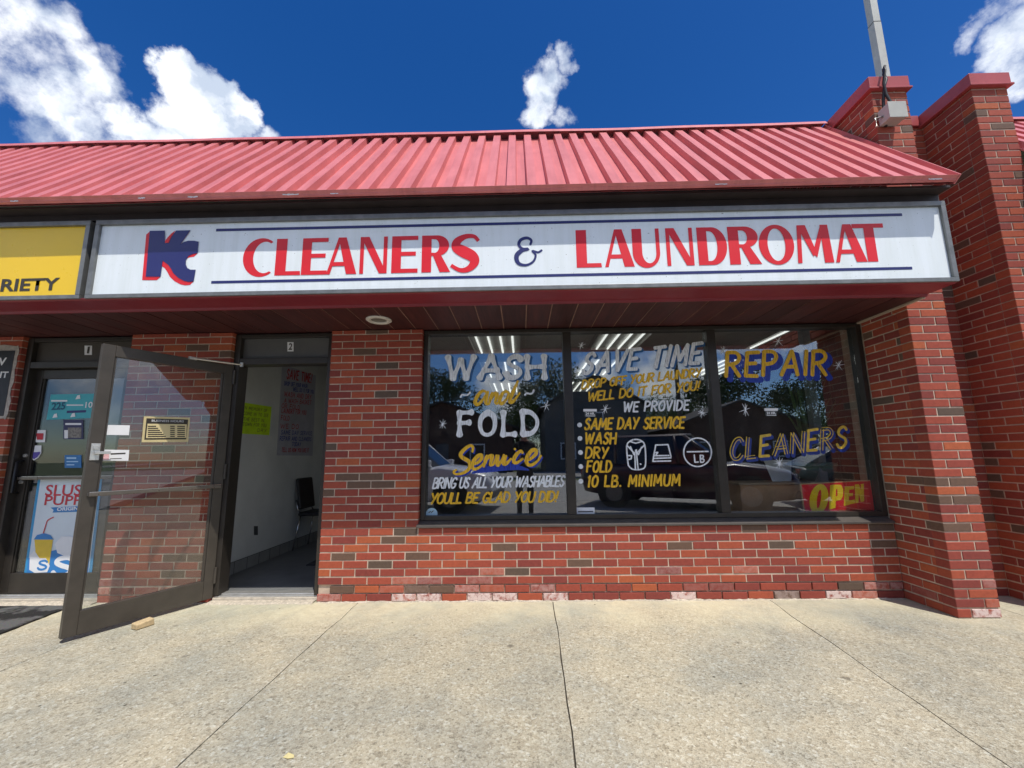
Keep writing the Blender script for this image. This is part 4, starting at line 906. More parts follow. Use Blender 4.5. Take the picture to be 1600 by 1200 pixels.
obj('flyer_print', bm, WHITEPAPER, s, world=True)
s = sheet_on('flyer', 'dark navy flyer with pale picture below the teal flyer', 'flyer', q1(99, 656, 130, 686, Yd), M('navy_print', (.03, .03, .10), .5), NY)
bm = BM(); plate(bm, q1(106, 668, 127, 684, Yd-.0008), .0004); obj('flyer_print', bm, M('grey_print', (.22, .2, .18), .6, 0, .5, 60), s, world=True)
bm = BM(); plate(bm, q1(100.5, 672, 106, 685, Yd-.0008), .0004); plate(bm, q1(102, 661, 127, 664, Yd-.0008), .0004); obj('flyer_tag', bm, WHITEPAPER, s, world=True)
s = sheet_on('sticker', 'small white crest sticker with red mark on the closed door', 'sticker', qp([(56, 691), (70, 691), (71.5, 672), (54, 672)], Yd), WHITEPAPER, NY)
bm = BM(); poly(bm, P1, [P1.px(*p) for p in ((58, 687), (67, 687), (68, 677), (57, 677))], .0006); obj('sticker_mark', bm, PUR, s, world=True)
bm = BM(); shp = [(45, 699), (47, 696), (64.5, 696), (64.5, 708), (60, 715), (53, 719.5), (47, 714)]
s = thing('sticker', 'violet and white shield sticker on the closed door', 'sticker', at(54, 707, 'y', Yd)); plate(bm, [at(*p, 'y', Yd) for p in shp[::-1]], .001); obj('sheet', bm, WHITEPAPER, s, world=True)
bm = BM(); poly(bm, P1, [P1.px(*p) for p in ((47.5, 707), (63, 706), (62, 709.5), (58.5, 714), (53, 717.5), (48.5, 713))], .0008); obj('sticker_mark', bm, M('violet_print', (.10, .07, .35), .5), s, world=True)
s = sheet_on('sticker', 'blue square sticker above the slush poster on the closed door', 'sticker', q1(101, 711, 127, 731, Yd), M('blue_print', (.03, .17, .42), .5), NY)
bm = BM()
for a in ((104, 717, 119, 714.5), (104, 722, 122, 720.5), (104, 727, 116, 725.5)): plate(bm, q1(a[0], a[3], a[2], a[1], Yd-.0008), .0004)
obj('sticker_print', bm, M('pale_blue_print', (.4, .6, .8), .5), s, world=True)
s = sheet_on('door_sensor', 'small white block on the head of the closed door', 'sensor', q1(69.5, 562, 81, 569, .100), WHITEPAPER, NY, .012)

# on the open door leaf
def dq(u0, v0, u1, v1, off): return [dpx(*p, off) for p in ((u0, v1), (u1, v1), (u1, v0), (u0, v0))]
DG = -.0195
def dquad(pts, off): return [dpx(*p, off) for p in pts]
s = thing('hours_plaque', 'gold and black BUSINESS HOURS plaque on the glass of the open door', 'plaque', dpx(258, 671, DG))
bm = BM(); plate(bm, dquad([(221.5, 691), (294, 690.5), (297, 652.5), (225, 650.5)], DG+.004), .003, N2); obj('plaque_border', bm, M('gold_plastic', (.70, .58, .30), .35, .2, .06, 12), s, world=True)
bm = BM(); plate(bm, dquad([(225.5, 687), (291, 686.5), (294, 655.5), (229, 653.5)], DG+.0048), .0006, N2); obj('plaque_field', bm, BLACKV, s, world=True)
bm = BM(); plate(bm, dquad([(228, 684.5), (291, 684), (292, 663), (230.5, 662)], DG+.0056), .0006, N2); obj('plaque_panel', bm, M('gold_panel', (.74, .62, .33), .4, .1, .06, 12), s, world=True)
DPL = Plane(dpx(258, 671, DG+.0062), U2 if U2.dot(Vector((1, 0, 0))) > 0 else -U2, (0, 0, 1))
if DPL.N.dot(N2) < 0: DPL = Plane(DPL.O, -DPL.U, (0, 0, 1)); 
bm = typeset('h', 'BUSINESS HOURS', DPL, (237, 658.8), (287, 660), .017, WHITEPAPER, s, .0004, .0); obj('plaque_lettering', bm, WHITEPAPER, s, world=True)
bm = BM()
for i in range(6):
    for (a, b) in ((231, 262), (266, 273), (277, 289)):
        v = 665.8+i*3.15; plate(bm, dquad([(a, v+1.1), (b if a != 231 else 244+((i*37) % 17), v+1.1), (b if a != 231 else 244+((i*37) % 17), v-.5), (a, v-.5)], DG+.0066), .0003, N2)
obj('hours_rows', bm, BLACKV, s, world=True)
s = thing('notice', 'blank white card on the glass of the open door, above the other card', 'notice', dpx(184, 672, DG)); bm = BM(); plate(bm, dquad([(166.5, 679.5), (201.5, 680), (203, 664.5), (168, 664)], DG+.003), .001, N2); obj('sheet', bm, WHITEPAPER, s, world=True)
s = thing('notice', 'white card with a pink edge and black print beside the lock of the open door', 'notice', dpx(178, 712, DG)); bm = BM(); plate(bm, dquad([(156, 719.5), (200.5, 720), (202, 703), (158, 702.5)], DG+.003), .001, N2); obj('sheet', bm, WHITEPAPER, s, world=True)
bm = BM(); plate(bm, dquad([(173, 710.5), (196, 709.5), (196.2, 707.2), (173.3, 708.2)], DG+.0036), .0004, N2); plate(bm, dquad([(172, 717.5), (190, 717), (190, 715.8), (172, 716.3)], DG+.0036), .0004, N2); obj('printed_line', bm, BLACKV, s, world=True)
bm = BM(); plate(bm, dquad([(157.5, 718.5), (170, 718.5), (171, 707), (158.5, 706.5)], DG+.0036), .0004, N2); obj('pink_mark', bm, M('pink_print', (.75, .45, .48), .6), s, world=True)

# on the window glass
s = thing('sticker', 'round pale blue sticker in the bottom left corner of the window', 'sticker', at(674.5, 803, 'y', .0975)); bm = BM(); c = GP.px(674.5, 803); n = 26
f = [bm.verts.new(GP.p(c[0]+.052*math.cos(2*math.pi*k/n), c[1]+.052*math.sin(2*math.pi*k/n), .0006)) for k in range(n)]; g = [bm.verts.new(v.co+Vector((0, .0008, 0))) for v in f]; bm.faces.new(f); bm.faces.new(g[::-1])
for i in range(n): bm.faces.new((f[i], g[i], g[(i+1) % n], f[(i+1) % n]))
obj('sheet', bm, M('pale_blue_paper', (.42, .60, .70), .5), s, world=True)
bm = BM(); traced(bm, GP, [[(670, 801), (673, 799)], [(674, 801), (677, 798)], [(669, 806), (680, 806)]], (0, 0), 1, .007, .0012); obj('sticker_mark', bm, BLACKV, s, world=True)
s = sheet_on('sticker', 'small white printed label at the foot of the middle window pane', 'sticker', q1(901, 793, 929, 808.5, .0975), WHITEPAPER, NY, .001)
bm = BM(); plate(bm, q1(903, 798.3, 927, 800.5, .0968), .0004); plate(bm, q1(911, 804, 918, 805.2, .0968), .0004); obj('printed_line', bm, M('grey_ink', (.12, .12, .13), .6), s, world=True)
for (u, v, lab) in ((922, 645, 'small 24 HR. sticker above SAME DAY SERVICE on the middle pane'), (1205, 644, 'small 24 HR. sticker between REPAIR and CLEANERS on the right pane')):
    s = thing('sticker', lab, 'sticker', at(u, v, 'y', .0975), 0, 'small 24 HR. stickers')
    bm = BM(); plate(bm, q1(u-10.5, v-6, u+10.5, v-2, .0972), .0008); obj('sheet', bm, WHITEPAPER, s, world=True)
    bm = BM(); plate(bm, q1(u-9, v-1.8, u+9, v+6, .0975), .0008); obj('dark_label', bm, M('slate_print', (.05, .06, .06), .5), s, world=True)
    bm = typeset('h', '24 HR.', GP, (u-7, v+3.3), (u+7.5, v+3.3), .024, WHITEPAPER, s, .0012, .03); obj('sticker_lettering', bm, WHITEPAPER, s, world=True)
    bm = BM(); plate(bm, q1(u-7, v+4.4, u+8, v+5.4, .0965), .0004); obj('printed_line', bm, WHITEPAPER, s, world=True)
# OPEN sign standing inside the glass
OY = .125; OPL = Plane((0, OY-.002, 0), (1, 0, 0), (0, 0, 1)); OZ = 5.3333
def oc(*p): return (1100+p[0]/OZ, 640+p[1]/OZ)
s = thing('open_sign', 'red OPEN sign with yellow letters leaning in the right corner of the window', 'sign', at(1310, 805, 'y', OY))
bm = BM(); plate(bm, qp([oc(836, 880), oc(1438, 880), oc(1392, 585), oc(800, 618)], OY), .004); obj('board', bm, M('tan_edge', (.55, .36, .18), .5), s, world=True)
bm = BM(); plate(bm, qp([oc(846, 872), oc(1428, 872), oc(1383, 594), oc(812, 626)], OY-.0006), .0004); obj('red_field', bm, M('red_print', (.80, .015, .03), .35, 0, .06), s, world=True)
YL = M('yellow_print', (.95, .66, .02), .4, 0, .06)
def oquad(bm, P): poly(bm, OPL, [OPL.px(*oc(*p)) for p in P], .0004)
bm = BM()
ou = [(880+78+78*math.cos(R(a))+14*math.sin(R(a)), 745-125*math.sin(R(a))) for a in range(0, 361, 12)]; oi = [(958+17*math.cos(R(a))+10*math.sin(R(a)), 745-78*math.sin(R(a))) for a in range(0, 361, 12)]
A = [bm.verts.new(OPL.p(*OPL.px(*oc(*p)), .0005)) for p in ou]; C_ = [bm.verts.new(OPL.p(*OPL.px(*oc(*p)), .0005)) for p in oi]
for i in range(len(A)-1): bm.faces.new((A[i], A[i+1], C_[i+1], C_[i]))
oquad(bm, [(1040, 835), (1096, 818), (1100, 625), (1052, 628)]); oquad(bm, [(1100, 760), (1140, 752), (1158, 720), (1160, 665), (1142, 626), (1100, 625), (1100, 662), (1112, 664), (1112, 720), (1100, 722)])
oquad(bm, [(1165, 803), (1206, 793), (1210, 640), (1172, 642)]); oquad(bm, [(1206, 793), (1258, 780), (1256, 750), (1206, 758)]); oquad(bm, [(1208, 722), (1240, 719), (1240, 695), (1209, 698)]); oquad(bm, [(1210, 668), (1250, 664), (1250, 636), (1210, 640)])
oquad(bm, [(1262, 780), (1288, 774), (1288, 622), (1256, 625)]); oquad(bm, [(1288, 690), (1306, 770), (1334, 764), (1334, 740), (1290, 622), (1287, 622)]); oquad(bm, [(1310, 690), (1334, 764), (1330, 618), (1306, 620)])
obj('sign_lettering', bm, YL, s, world=True)
bm = typeset('o', 'PLEASE COME IN', OPL, oc(1128, 856), oc(1350, 852), .022, YL, s, .001, .0); obj('sign_lettering', bm, M('gold_ink', (.45, .26, .1), .5), s, world=True)

# ================================================================== things inside
NPX = Vector((1, 0, 0)); WXI = -1.218
def wq(u0, v0, u1, v1, x=WXI): return [at(*p, 'x', x) for p in ((u0, v1), (u1, v1), (u1, v0), (u0, v0))]
s = thing('notice', 'lime green handwritten note on the grey wall inside the open doorway', 'notice', at(400, 655, 'x', WXI))
bm = BM(); plate(bm, [at(*p, 'x', WXI) for p in ((375, 677.5), (421, 680), (424.5, 635.5), (378.5, 628.5))], .002, NPX); obj('sheet', bm, M('lime_paper', (.55, .80, .02), .8), s, world=True)
WPL = Plane((WXI+.0008, 0, 0), (0, 1, 0), (0, 0, 1)); HAND = M('grey_marker', (.16, .22, .03), .7)
bm = BM()
for txt, a, b in (('IN MEMORY OF', (381, 639), (417, 644)), ('COME IN TO SEE', (380, 648), (419, 651.5)), ('THE BEST IN', (380, 657), (412, 659.5)), ('TOWN FOR YOU', (379, 665), (416, 667)), ('DRY', (402, 674.5), (416, 675.3))):
    brush(bm, WPL, txt.replace('.', ' '), a, b, .034, .0055, .1, .0006, .3)
obj('handwriting', bm, HAND, s, world=True)
s = thing('wall_notice', 'tall grey SAVE TIME! poster with red and blue writing on the inside wall', 'poster', at(462, 640, 'x', WXI))
bm = BM(); plate(bm, [at(*p, 'x', WXI) for p in ((432.5, 711.5), (488.5, 712), (493.5, 587), (441, 569))], .003, NPX); obj('sheet', bm, M('poster_grey', (.40, .41, .47), .6), s, world=True)
RM = M('red_marker', (.45, .03, .04), .6); BMk = M('blue_marker', (.03, .05, .30), .6)
def wtext(rows, mat):
    bm = BM()
    for txt, a, b, h in rows: brush(bm, WPL, txt, a, b, h, h*.17, .05, .0006, .26)
    obj('poster_lettering', bm, mat, s, world=True)
wtext([('SAVE TIME!', (448, 591), (487, 598), .12), ('WASH AND DRY', (444, 619), (486, 624), .06), ('A WASH BASKET', (444, 629), (486, 632), .055), ('OR FOLD', (440, 637), (468, 640), .055), ('LAUNDRY FOR YOU', (440, 645), (478, 648), .055), ('FOLD', (439, 656), (452, 657), .055), ('WE DO', (438, 669), (466, 670), .055), ('TELL US HOW YOU LIKE IT', (440, 706), (482, 706.5), .05)], RM)
wtext([('DROP OFF YOUR WASH', (444, 602), (480, 606), .05), ('WELL DO IT FOR YOU', (458, 611), (490, 615), .05), ('SAME DAY SERVICE', (439, 678.5), (487, 680), .05), ('REPAIR AND CLEANERS', (437, 688), (486, 689), .05), ('TODAY', (456, 697), (470, 697), .05)], BMk)
s = thing('wall_board', 'pale blank board on the brown timber panel inside the doorway', 'board', (-.6, 2.99, 1.0)); bm = BM(); q = [at(488, 735, 'y', 2.99), at(516, 735, 'y', 2.99), at(516, 635.5, 'y', 2.99), at(492.5, 635.5, 'y', 2.99)]; plate(bm, q, .01); obj('sheet', bm, M('pale_board', (.34, .35, .36), .6), s, world=True)
s = thing('power_outlet', 'dark wall socket low on the inside wall', 'outlet', at(400, 829, 'x', WXI)); bm = BM(); plate(bm, wq(397, 822, 403, 836), .006, NPX); obj('cover_plate', bm, M('socket', (.04, .045, .05), .5), s, world=True)
# chair: black padded back and seat on bent chrome legs
cx, cy = -.93, 1.93; C0 = Vector((cx, cy, .046))
s = thing('chair', 'black padded chair with thin chrome legs against the inside wall', 'chair', C0, R(90))
bm = BM(); box(bm, -.20, .20, -.21, .21, .42, .47); obj('seat', bm, BLACKPLASTIC, s, bevel=.02)
bm = BM(); frame_box(bm, Vector((0, .215, .50)), Vector((1, 0, 0)), Vector((0, .16, 1)).normalized(), Vector((0, -1, .16)).normalized(), -.19, .19, 0, .40, 0, .04); obj('backrest', bm, BLACKPLASTIC, s, bevel=.02)
for sx in (-1, 1):
    for fy, ty in ((-.17, -.21), (.19, .25)):
        bm = BM(); tube(bm, [(sx*.17, fy, .42), (sx*.19, ty, 0)], .010, 8); obj('leg', bm, CHROME, s, smooth=True)
    bm = BM(); tube(bm, [(sx*.17, .19, .44), (sx*.17, .235, .52), (sx*.17, .26, .62)], .010, 8); obj('back_support', bm, CHROME, s, smooth=True)
# fluorescent fittings in the shop ceiling
def troffer(first=[None]):
    return None
proto = None
spots = [(1.45, 1.05), (1.45, 2.75), (1.45, 4.5), (2.95, .95), (2.95, 2.7), (2.95, 4.5), (4.98, 1.05), (4.98, 2.85)]
lab = {0: 'nearest left ceiling fitting of four lit tubes, seen over WASH', 3: 'nearest ceiling fitting of four lit tubes over SAVE TIME', 6: 'ceiling fitting of four lit tubes over REPAIR'}
far = 'fluorescent ceiling fitting deeper in the shop, tubes lit'
for i, (x, y) in enumerate(spots):
    l = lab.get(i, far)
    if proto is None:
        proto = thing('ceiling_light', l, 'ceiling light', (x, y, 2.598), 0, 'fluorescent ceiling fittings')
        bm = BM(); box(bm, -.30, .30, -.60, .60, -.022, 0); box(bm, -.31, -.295, -.61, .61, -.05, -.0005); box(bm, .295, .31, -.61, .61, -.05, -.0005); box(bm, -.2945, .2945, .60, .61, -.05, -.0005); box(bm, -.2945, .2945, -.61, -.60, -.05, -.0005)
        obj('housing', bm, M('fitting_enamel', (.45, .45, .42), .4), proto)
        for k in range(4):
            bm = BM(); tube(bm, [(-.21+.14*k, -.58, -.042), (-.21+.14*k, .58, -.042)], .0125, 8); obj('tube', bm, TUBE, proto)
    else:
        o = proto.copy(); COL.objects.link(o); o.location = (x, y, 2.598); o['label'] = l
        for ch in list(proto.children):
            c = ch.copy(); COL.objects.link(c); c.parent = o
# recessed soffit lamp
s = thing('recessed_light', 'round white rimmed recessed lamp in the cedar soffit', 'ceiling light', (.53, -.265, SOF))
bm = BM(); lathe(bm, [(.066, .030), (.066, -.002), (.072, -.010), (.098, -.010), (.108, -.003), (.108, .012)], 36); obj('trim_ring', bm, M('white_enamel', (.62, .60, .55), .4), s, smooth=True)
bm = BM(); lathe(bm, [(.001, -.001), (.062, -.001), (.0655, .028)], 30); obj('lamp_glass', bm, M('dull_lamp', (.16, .15, .13), .3), s, smooth=True)
# wooden box, paper, plant behind the right pane
s = thing('wooden_box', 'brown wooden box behind the glass left of the OPEN sign', 'box', (4.02, .45, .6)); bm = BM(); box(bm, 3.78, 4.70, .30, .62, .60, .905); obj('box_body', bm, WOODBOX, s, world=True, bevel=.006)
bm = BM(); box(bm, 3.765, 4.715, .285, .635, .9055, .925); obj('box_lid', bm, M('pale_cardboard', (.34, .24, .16), .7), s, world=True, bevel=.004)
s = thing('paper_stack', 'fan of white papers standing on the wooden box', 'papers', (4.35, .42, .9255)); bm = BM()
for k in range(12):
    a = R(-26+k*4.0); p = Vector((4.17+.026*k*.62, .42+.004*k, .926)); d = Vector((math.sin(a)*.5, .10, math.cos(a))).normalized(); w = Vector((.034, .006, 0))
    plate(bm, [p-w*.5, p+w*.5, p+w*.6+d*.205, p-w*.6+d*.205], .001)
obj('sheets', bm, WHITEPAPER, s, world=True)
s = thing('potted_plant', 'tall sword-leaved plant in a green bowl behind the right pane', 'plant', (4.60, .47, .9255))
bm = BM(); lathe(bm, [(.06, 0), (.13, .03), (.175, .10), (.19, .17), (.182, .178), (.165, .165), (.001, .150)], 28); obj('pot', bm, M('green_glaze', (.10, .16, .12), .25, 0, .2, 8), s, smooth=True)
rl_ = random.Random(17); LEAF = M('sword_leaf', (.10, .15, .065), .45, 0, .35, 18)
for k in range(15):
    bm = BM(); a = rl_.uniform(0, 6.28); r0 = rl_.uniform(.01, .10); h = rl_.uniform(.45, .98); ln = rl_.uniform(.05, .30); w = rl_.uniform(.016, .03)
    b = Vector((r0*math.cos(a), r0*math.sin(a), .15)); d = Vector((math.cos(a), math.sin(a)*.5, 0)); sd_ = Vector((-math.sin(a), math.cos(a), 0)); prev = None
    for i in range(8):
        t = i/7; p = b+d*(ln*t*t)+Vector((0, 0, h*t)); ww = w*(1-t**3)*(.7+.6*t*(1-t)*2)+.001
        ring = [bm.verts.new(p-sd_*ww), bm.verts.new(p+d*.008), bm.verts.new(p+sd_*ww)]
        if prev:
            for j in range(2): bm.faces.new((prev[j], prev[j+1], ring[j+1], ring[j]))
        prev = ring
    obj('leaf', bm, LEAF, s, smooth=True)

# ================================================================== outside, on and above the wall
s = thing('electrical_box', 'grey electrical box with a looped black cable on the lit pillar', 'electrical box', (4.975, YP, 4.06))
bm = BM(); box(bm, 4.905, 5.045, YP-.11, YP-.006, 3.99, 4.13); obj('box_body', bm, M('grey_box', (.42, .42, .38), .5, 0, .1, 10), s, world=True, bevel=.006)
bm = BM(); box(bm, 4.898, 5.052, YP-.118, YP-.1105, 3.984, 4.136); obj('box_cover', bm, M('grey_box', (.42, .42, .38)), s, world=True, bevel=.003)
bm = BM(); tube(bm, [(4.99, YP-.06, 4.131), (4.985, YP-.058, 4.18), (4.965, YP-.05, 4.27), (4.955, YP-.055, 4.37), (4.965, YP-.075, 4.48), (4.985, YP-.06, 4.54), (5.0, YP-.03, 4.54), (5.005, YP-.02, 4.50), (4.995, YP-.045, 4.42), (4.96, YP-.05, 4.34), (4.955, YP-.03, 4.24), (4.95, YP-.02, 4.14), (4.948, YP-.02, 3.98)], .011, 8); obj('cable', bm, M('black_cable', (.015, .015, .015), .5), s, world=True, smooth=True)
bm = BM(); lathe(bm, [(.02, 4.1305), (.02, 4.146), (.013, 4.150), (.013, 4.160)], 14, (4.99, YP-.06, 0)); tube(bm, [(4.904, YP-.05, 4.05), (4.86, YP-.03, 4.05), (4.86, YP-.03, 3.97)], .009, 8); obj('cable_gland', bm, ALU, s, world=True, smooth=True)
s = thing('light_pole', 'pale square steel mast rising behind the pillar', 'pole', (6.95, 1.5, 4.36))
bm = BM(); box(bm, 6.897, 7.003, 1.447, 1.553, 4.362, 7.30); box(bm, 6.899, 7.001, 1.449, 1.551, 7.306, 12.2); obj('mast', bm, M('pole_paint', (.46, .47, .43), .5, 0, .12, 5), s, world=True, bevel=.006)
bm = BM(); box(bm, 6.895, 7.005, 1.445, 1.555, 7.3005, 7.3055); box(bm, 6.83, 7.07, 1.38, 1.62, 4.361, 4.376); obj('collar', bm, M('pole_dark', (.10, .10, .10), .5), s, world=True)
bm = BM(); box(bm, 6.75, 7.15, .95, 2.05, 12.2, 12.32); obj('lamp_head', bm, M('pole_paint', (.46, .47, .43)), s, world=True, bevel=.02)
# block propping the open door
c = at(222.5, 980, 'z', 0); s = thing('doorstop', 'small tan wooden block wedged against the foot of the open door', 'doorstop', (c.x, c.y, 0), math.atan2(U2.y, U2.x)+R(8))
bm = BM(); v = box(bm, -.060, .055, -.034, .034, .001, .050); v[5].co.z -= .006; v[7].co.z -= .012; v[3].co.x += .008; obj('block', bm, M('raw_wood', (.52, .40, .23), .8, 0, .18, 40, .3, .4, 90), s, bevel=.007)
# thin dark mottled sheet on the pavement in front of the closed door
bm = BM(); rm = random.Random(31); pts = []
for k in range(12): pts.append((lerp(-1.93, -2.03, k/11)+rm.uniform(-.006, .006), lerp(-.66, -.075, k/11)))
for k in range(14): pts.append((lerp(-2.03, -2.94, k/13), -.07+rm.uniform(-.006, .006)))
for k in range(14): pts.append((lerp(-2.94, -1.93, k/13), -.68+rm.uniform(-.006, .006)))
f = [bm.verts.new((a, b, .013)) for a, b in pts]; g = [bm.verts.new((a, b, .0012)) for a, b in pts]; bm.faces.new(f); bm.faces.new(g[::-1])
for i in range(len(f)): bm.faces.new((f[i], g[i], g[(i+1) % len(f)], f[(i+1) % len(f)]))
t = NT('dark_mottle'); n = t.noise(5.5, 6, .6); mc = t.ramp(n.outputs['Fac'], [(.46, (.028, .027, .026)), (.54, (.115, .115, .11))]).outputs[0]; t.bsdf(t.mix(.5, mc, t.noise(90, 4).outputs['Color'], 'SOFT_LIGHT'), .95, 0, .2, t.noise(160, 3).outputs['Fac'], .8, .004)
tag(obj('dark_ground_sheet', bm, t.m), 'dark mottled sheet on the pavement before the closed door', 'mat')
rg = random.Random(77)
bm = BM()                                                             # a dropped leaf
p = at(450, 1184, 'z', 0); v = [bm.verts.new(p+Vector(q)) for q in ((-.022, 0, .002), (-.006, .012, .012), (.02, .008, .006), (.026, -.004, .003), (.004, -.012, .005))]; bm.faces.new(v)
o = obj('fallen_leaf', bm, M('dry_leaf', (.60, .52, .25), .8)); sm_ = o.modifiers.new('thickness', 'SOLIDIFY'); sm_.thickness = .0012
tag(o, 'small yellow leaf lying on the pavement in the foreground', 'leaf')

# ================================================================== across the lot: what the shop glass mirrors
def skin_mesh(name, verts, edges, radii, root=0, levels=2):
    me = bpy.data.meshes.new(name); me.from_pydata([Vector(v) for v in verts], edges, []); o = bpy.data.objects.new(name, me); COL.objects.link(o)
    o.modifiers.new('skin', 'SKIN'); ss = o.modifiers.new('sub', 'SUBSURF'); ss.levels = levels; ss.render_levels = levels
    lay = me.skin_vertices[0].data if me.skin_vertices else None
    for i, r_ in enumerate(radii):
        d = me.skin_vertices[0].data[i]; d.radius = r_ if isinstance(r_, tuple) else (r_, r_); d.use_root = (i == root)
    dg = bpy.context.evaluated_depsgraph_get(); dg.update(); m2 = bpy.data.meshes.new_from_object(o.evaluated_get(dg)); bpy.data.objects.remove(o); bpy.data.meshes.remove(me)
    return m2
# photographer, standing behind the phone that takes the picture; local frame: facing +y, feet at z=0
V = [(0, 0, .93), (0, 0, 1.10), (0, .005, 1.28), (0, 0, 1.43), (0, .01, 1.52), (0, .03, 1.585), (0, .045, 1.66), (0, .03, 1.745),
     (.09, 0, .90), (.105, .015, .50), (.11, -.02, .09), (.115, .06, .035), (.12, .15, .03), (-.09, 0, .90), (-.105, .015, .50), (-.11, -.02, .09), (-.115, .06, .035), (-.12, .15, .03),
     (.17, -.005, 1.40), (.215, .03, 1.14), (.10, .22, 1.17), (.075, .275, 1.185), (-.17, -.005, 1.40), (-.215, .03, 1.14), (-.10, .22, 1.17), (-.075, .275, 1.185)]
Ed = [(0, 1), (1, 2), (2, 3), (3, 4), (4, 5), (5, 6), (6, 7), (0, 8), (8, 9), (9, 10), (10, 11), (11, 12), (0, 13), (13, 14), (14, 15), (15, 16), (16, 17), (3, 18), (18, 19), (19, 20), (20, 21), (3, 22), (22, 23), (23, 24), (24, 25)]
Rd = [(.15, .11), (.14, .10), (.16, .11), (.12, .085), .055, .062, .085, .07, (.085, .09), .062, .045, .048, .035, (.085, .09), .062, .045, .048, .035, .062, .048, .034, .032, .062, .048, .034, .032]
me = skin_mesh('person', V, Ed, Rd)
SKIN = M('skin', (.42, .24, .17), .6, 0, .08, 20); JACKET = M('black_jacket', (.022, .022, .025), .8, 0, .2, 14); TROUS = M('charcoal_trousers', (.055, .055, .06), .85, 0, .2, 14); SHOE = M('dark_shoes', (.03, .028, .027), .5)
for m in (SKIN, JACKET, TROUS, SHOE): me.materials.append(m)
for p in me.polygons:
    c = p.center; p.use_smooth = True
    p.material_index = 3 if c.z < .085 else 2 if c.z < .93 else 0 if (c.z > 1.485 or (c.y > .235 and c.z < 1.4)) else 1
PER_ = bpy.data.objects.new('person', me); COL.objects.link(PER_); PER_.location = (1.80, -4.03, -.012)
tag(PER_, 'person in a black jacket and charcoal trousers holding up a phone, mirrored in the window', 'person')
hair = BM(); bmesh.ops.create_uvsphere(hair, u_segments=20, v_segments=12, radius=.098); 
for v in hair.verts: v.co = Vector((v.co.x*.94, v.co.y*1.02, v.co.z*1.1))+Vector((0, .018, 1.70))
for v in list(hair.verts):
    if v.co.y > .075 and v.co.z < 1.735 or v.co.z < 1.60: hair.verts.remove(v)
h = obj('hair', hair, M('dark_hair', (.025, .018, .013), .6, 0, .3, 60), PER_, smooth=True)
fb = BM()                                                             # face: brow, nose, mouth, ears
for (c, r_) in (((-.033, .118, 1.675), (.014, .008, .009)), ((.033, .118, 1.675), (.014, .008, .009))): pass
lathe(fb, [(.004, 1.645), (.016, 1.640), (.010, 1.668), (.006, 1.69)], 10, (0, .128, 0)); obj('nose', fb, SKIN, PER_, smooth=True)
for sx in (-1, 1):
    fb = BM(); lathe(fb, [(.006, -.006), (.022, -.003), (.022, .004), (.008, .008)], 12, (sx*.088, .04, 1.665), 'x'); obj('ear', fb, SKIN, PER_, smooth=True)
DE = M('dark_eyes', (.05, .03, .03), .4)
for sx in (-1, 1):
    eb = BM(); lathe(eb, [(.002, .006), (.011, .002), (.012, -.006)], 12, (sx*.032, .118, 1.678), 'y'); obj('eye', eb, DE, PER_)
eb = BM(); box(eb, -.024, .024, .118, .126, 1.612, 1.617); obj('mouth', eb, DE, PER_)
for sx in (-1, 1):
    fv = []; fe = []; fr_ = []
    for k in range(5):                                               # four fingers round the phone's back edge and a thumb in front
        z = 1.205-.02*k; b = len(fv)
        if k < 4: pts = [(sx*.072, .285, z), (sx*.079, .318, z), (sx*.074, .345, z-.002), (sx*.052, .352, z-.003)]
        else: pts = [(sx*.068, .285, 1.16), (sx*.062, .305, 1.185), (sx*.050, .318, 1.205), (sx*.040, .320, 1.215)]
        fv += pts; fe += [(b, b+1), (b+1, b+2), (b+2, b+3)]; fr_ += [.010, .0095, .0085, .0075]
    for k in range(5):
        bmh = BM(); tube(bmh, fv[k*4:k*4+4], fr_[k*4:k*4+4], 8); obj('finger' if k < 4 else 'thumb', bmh, SKIN, PER_, smooth=True)
bm = BM(); box(bm, -.074, .074, -.0085, 0, -.037, .037)
ph = obj('mobile_phone', bm, BLACKPLASTIC, bevel=.003); ph.location = (CAM.x+.049, CAM.y-.012, CAM.z-.004)
tag(ph, 'black phone held sideways in both hands of the person outside', 'phone')

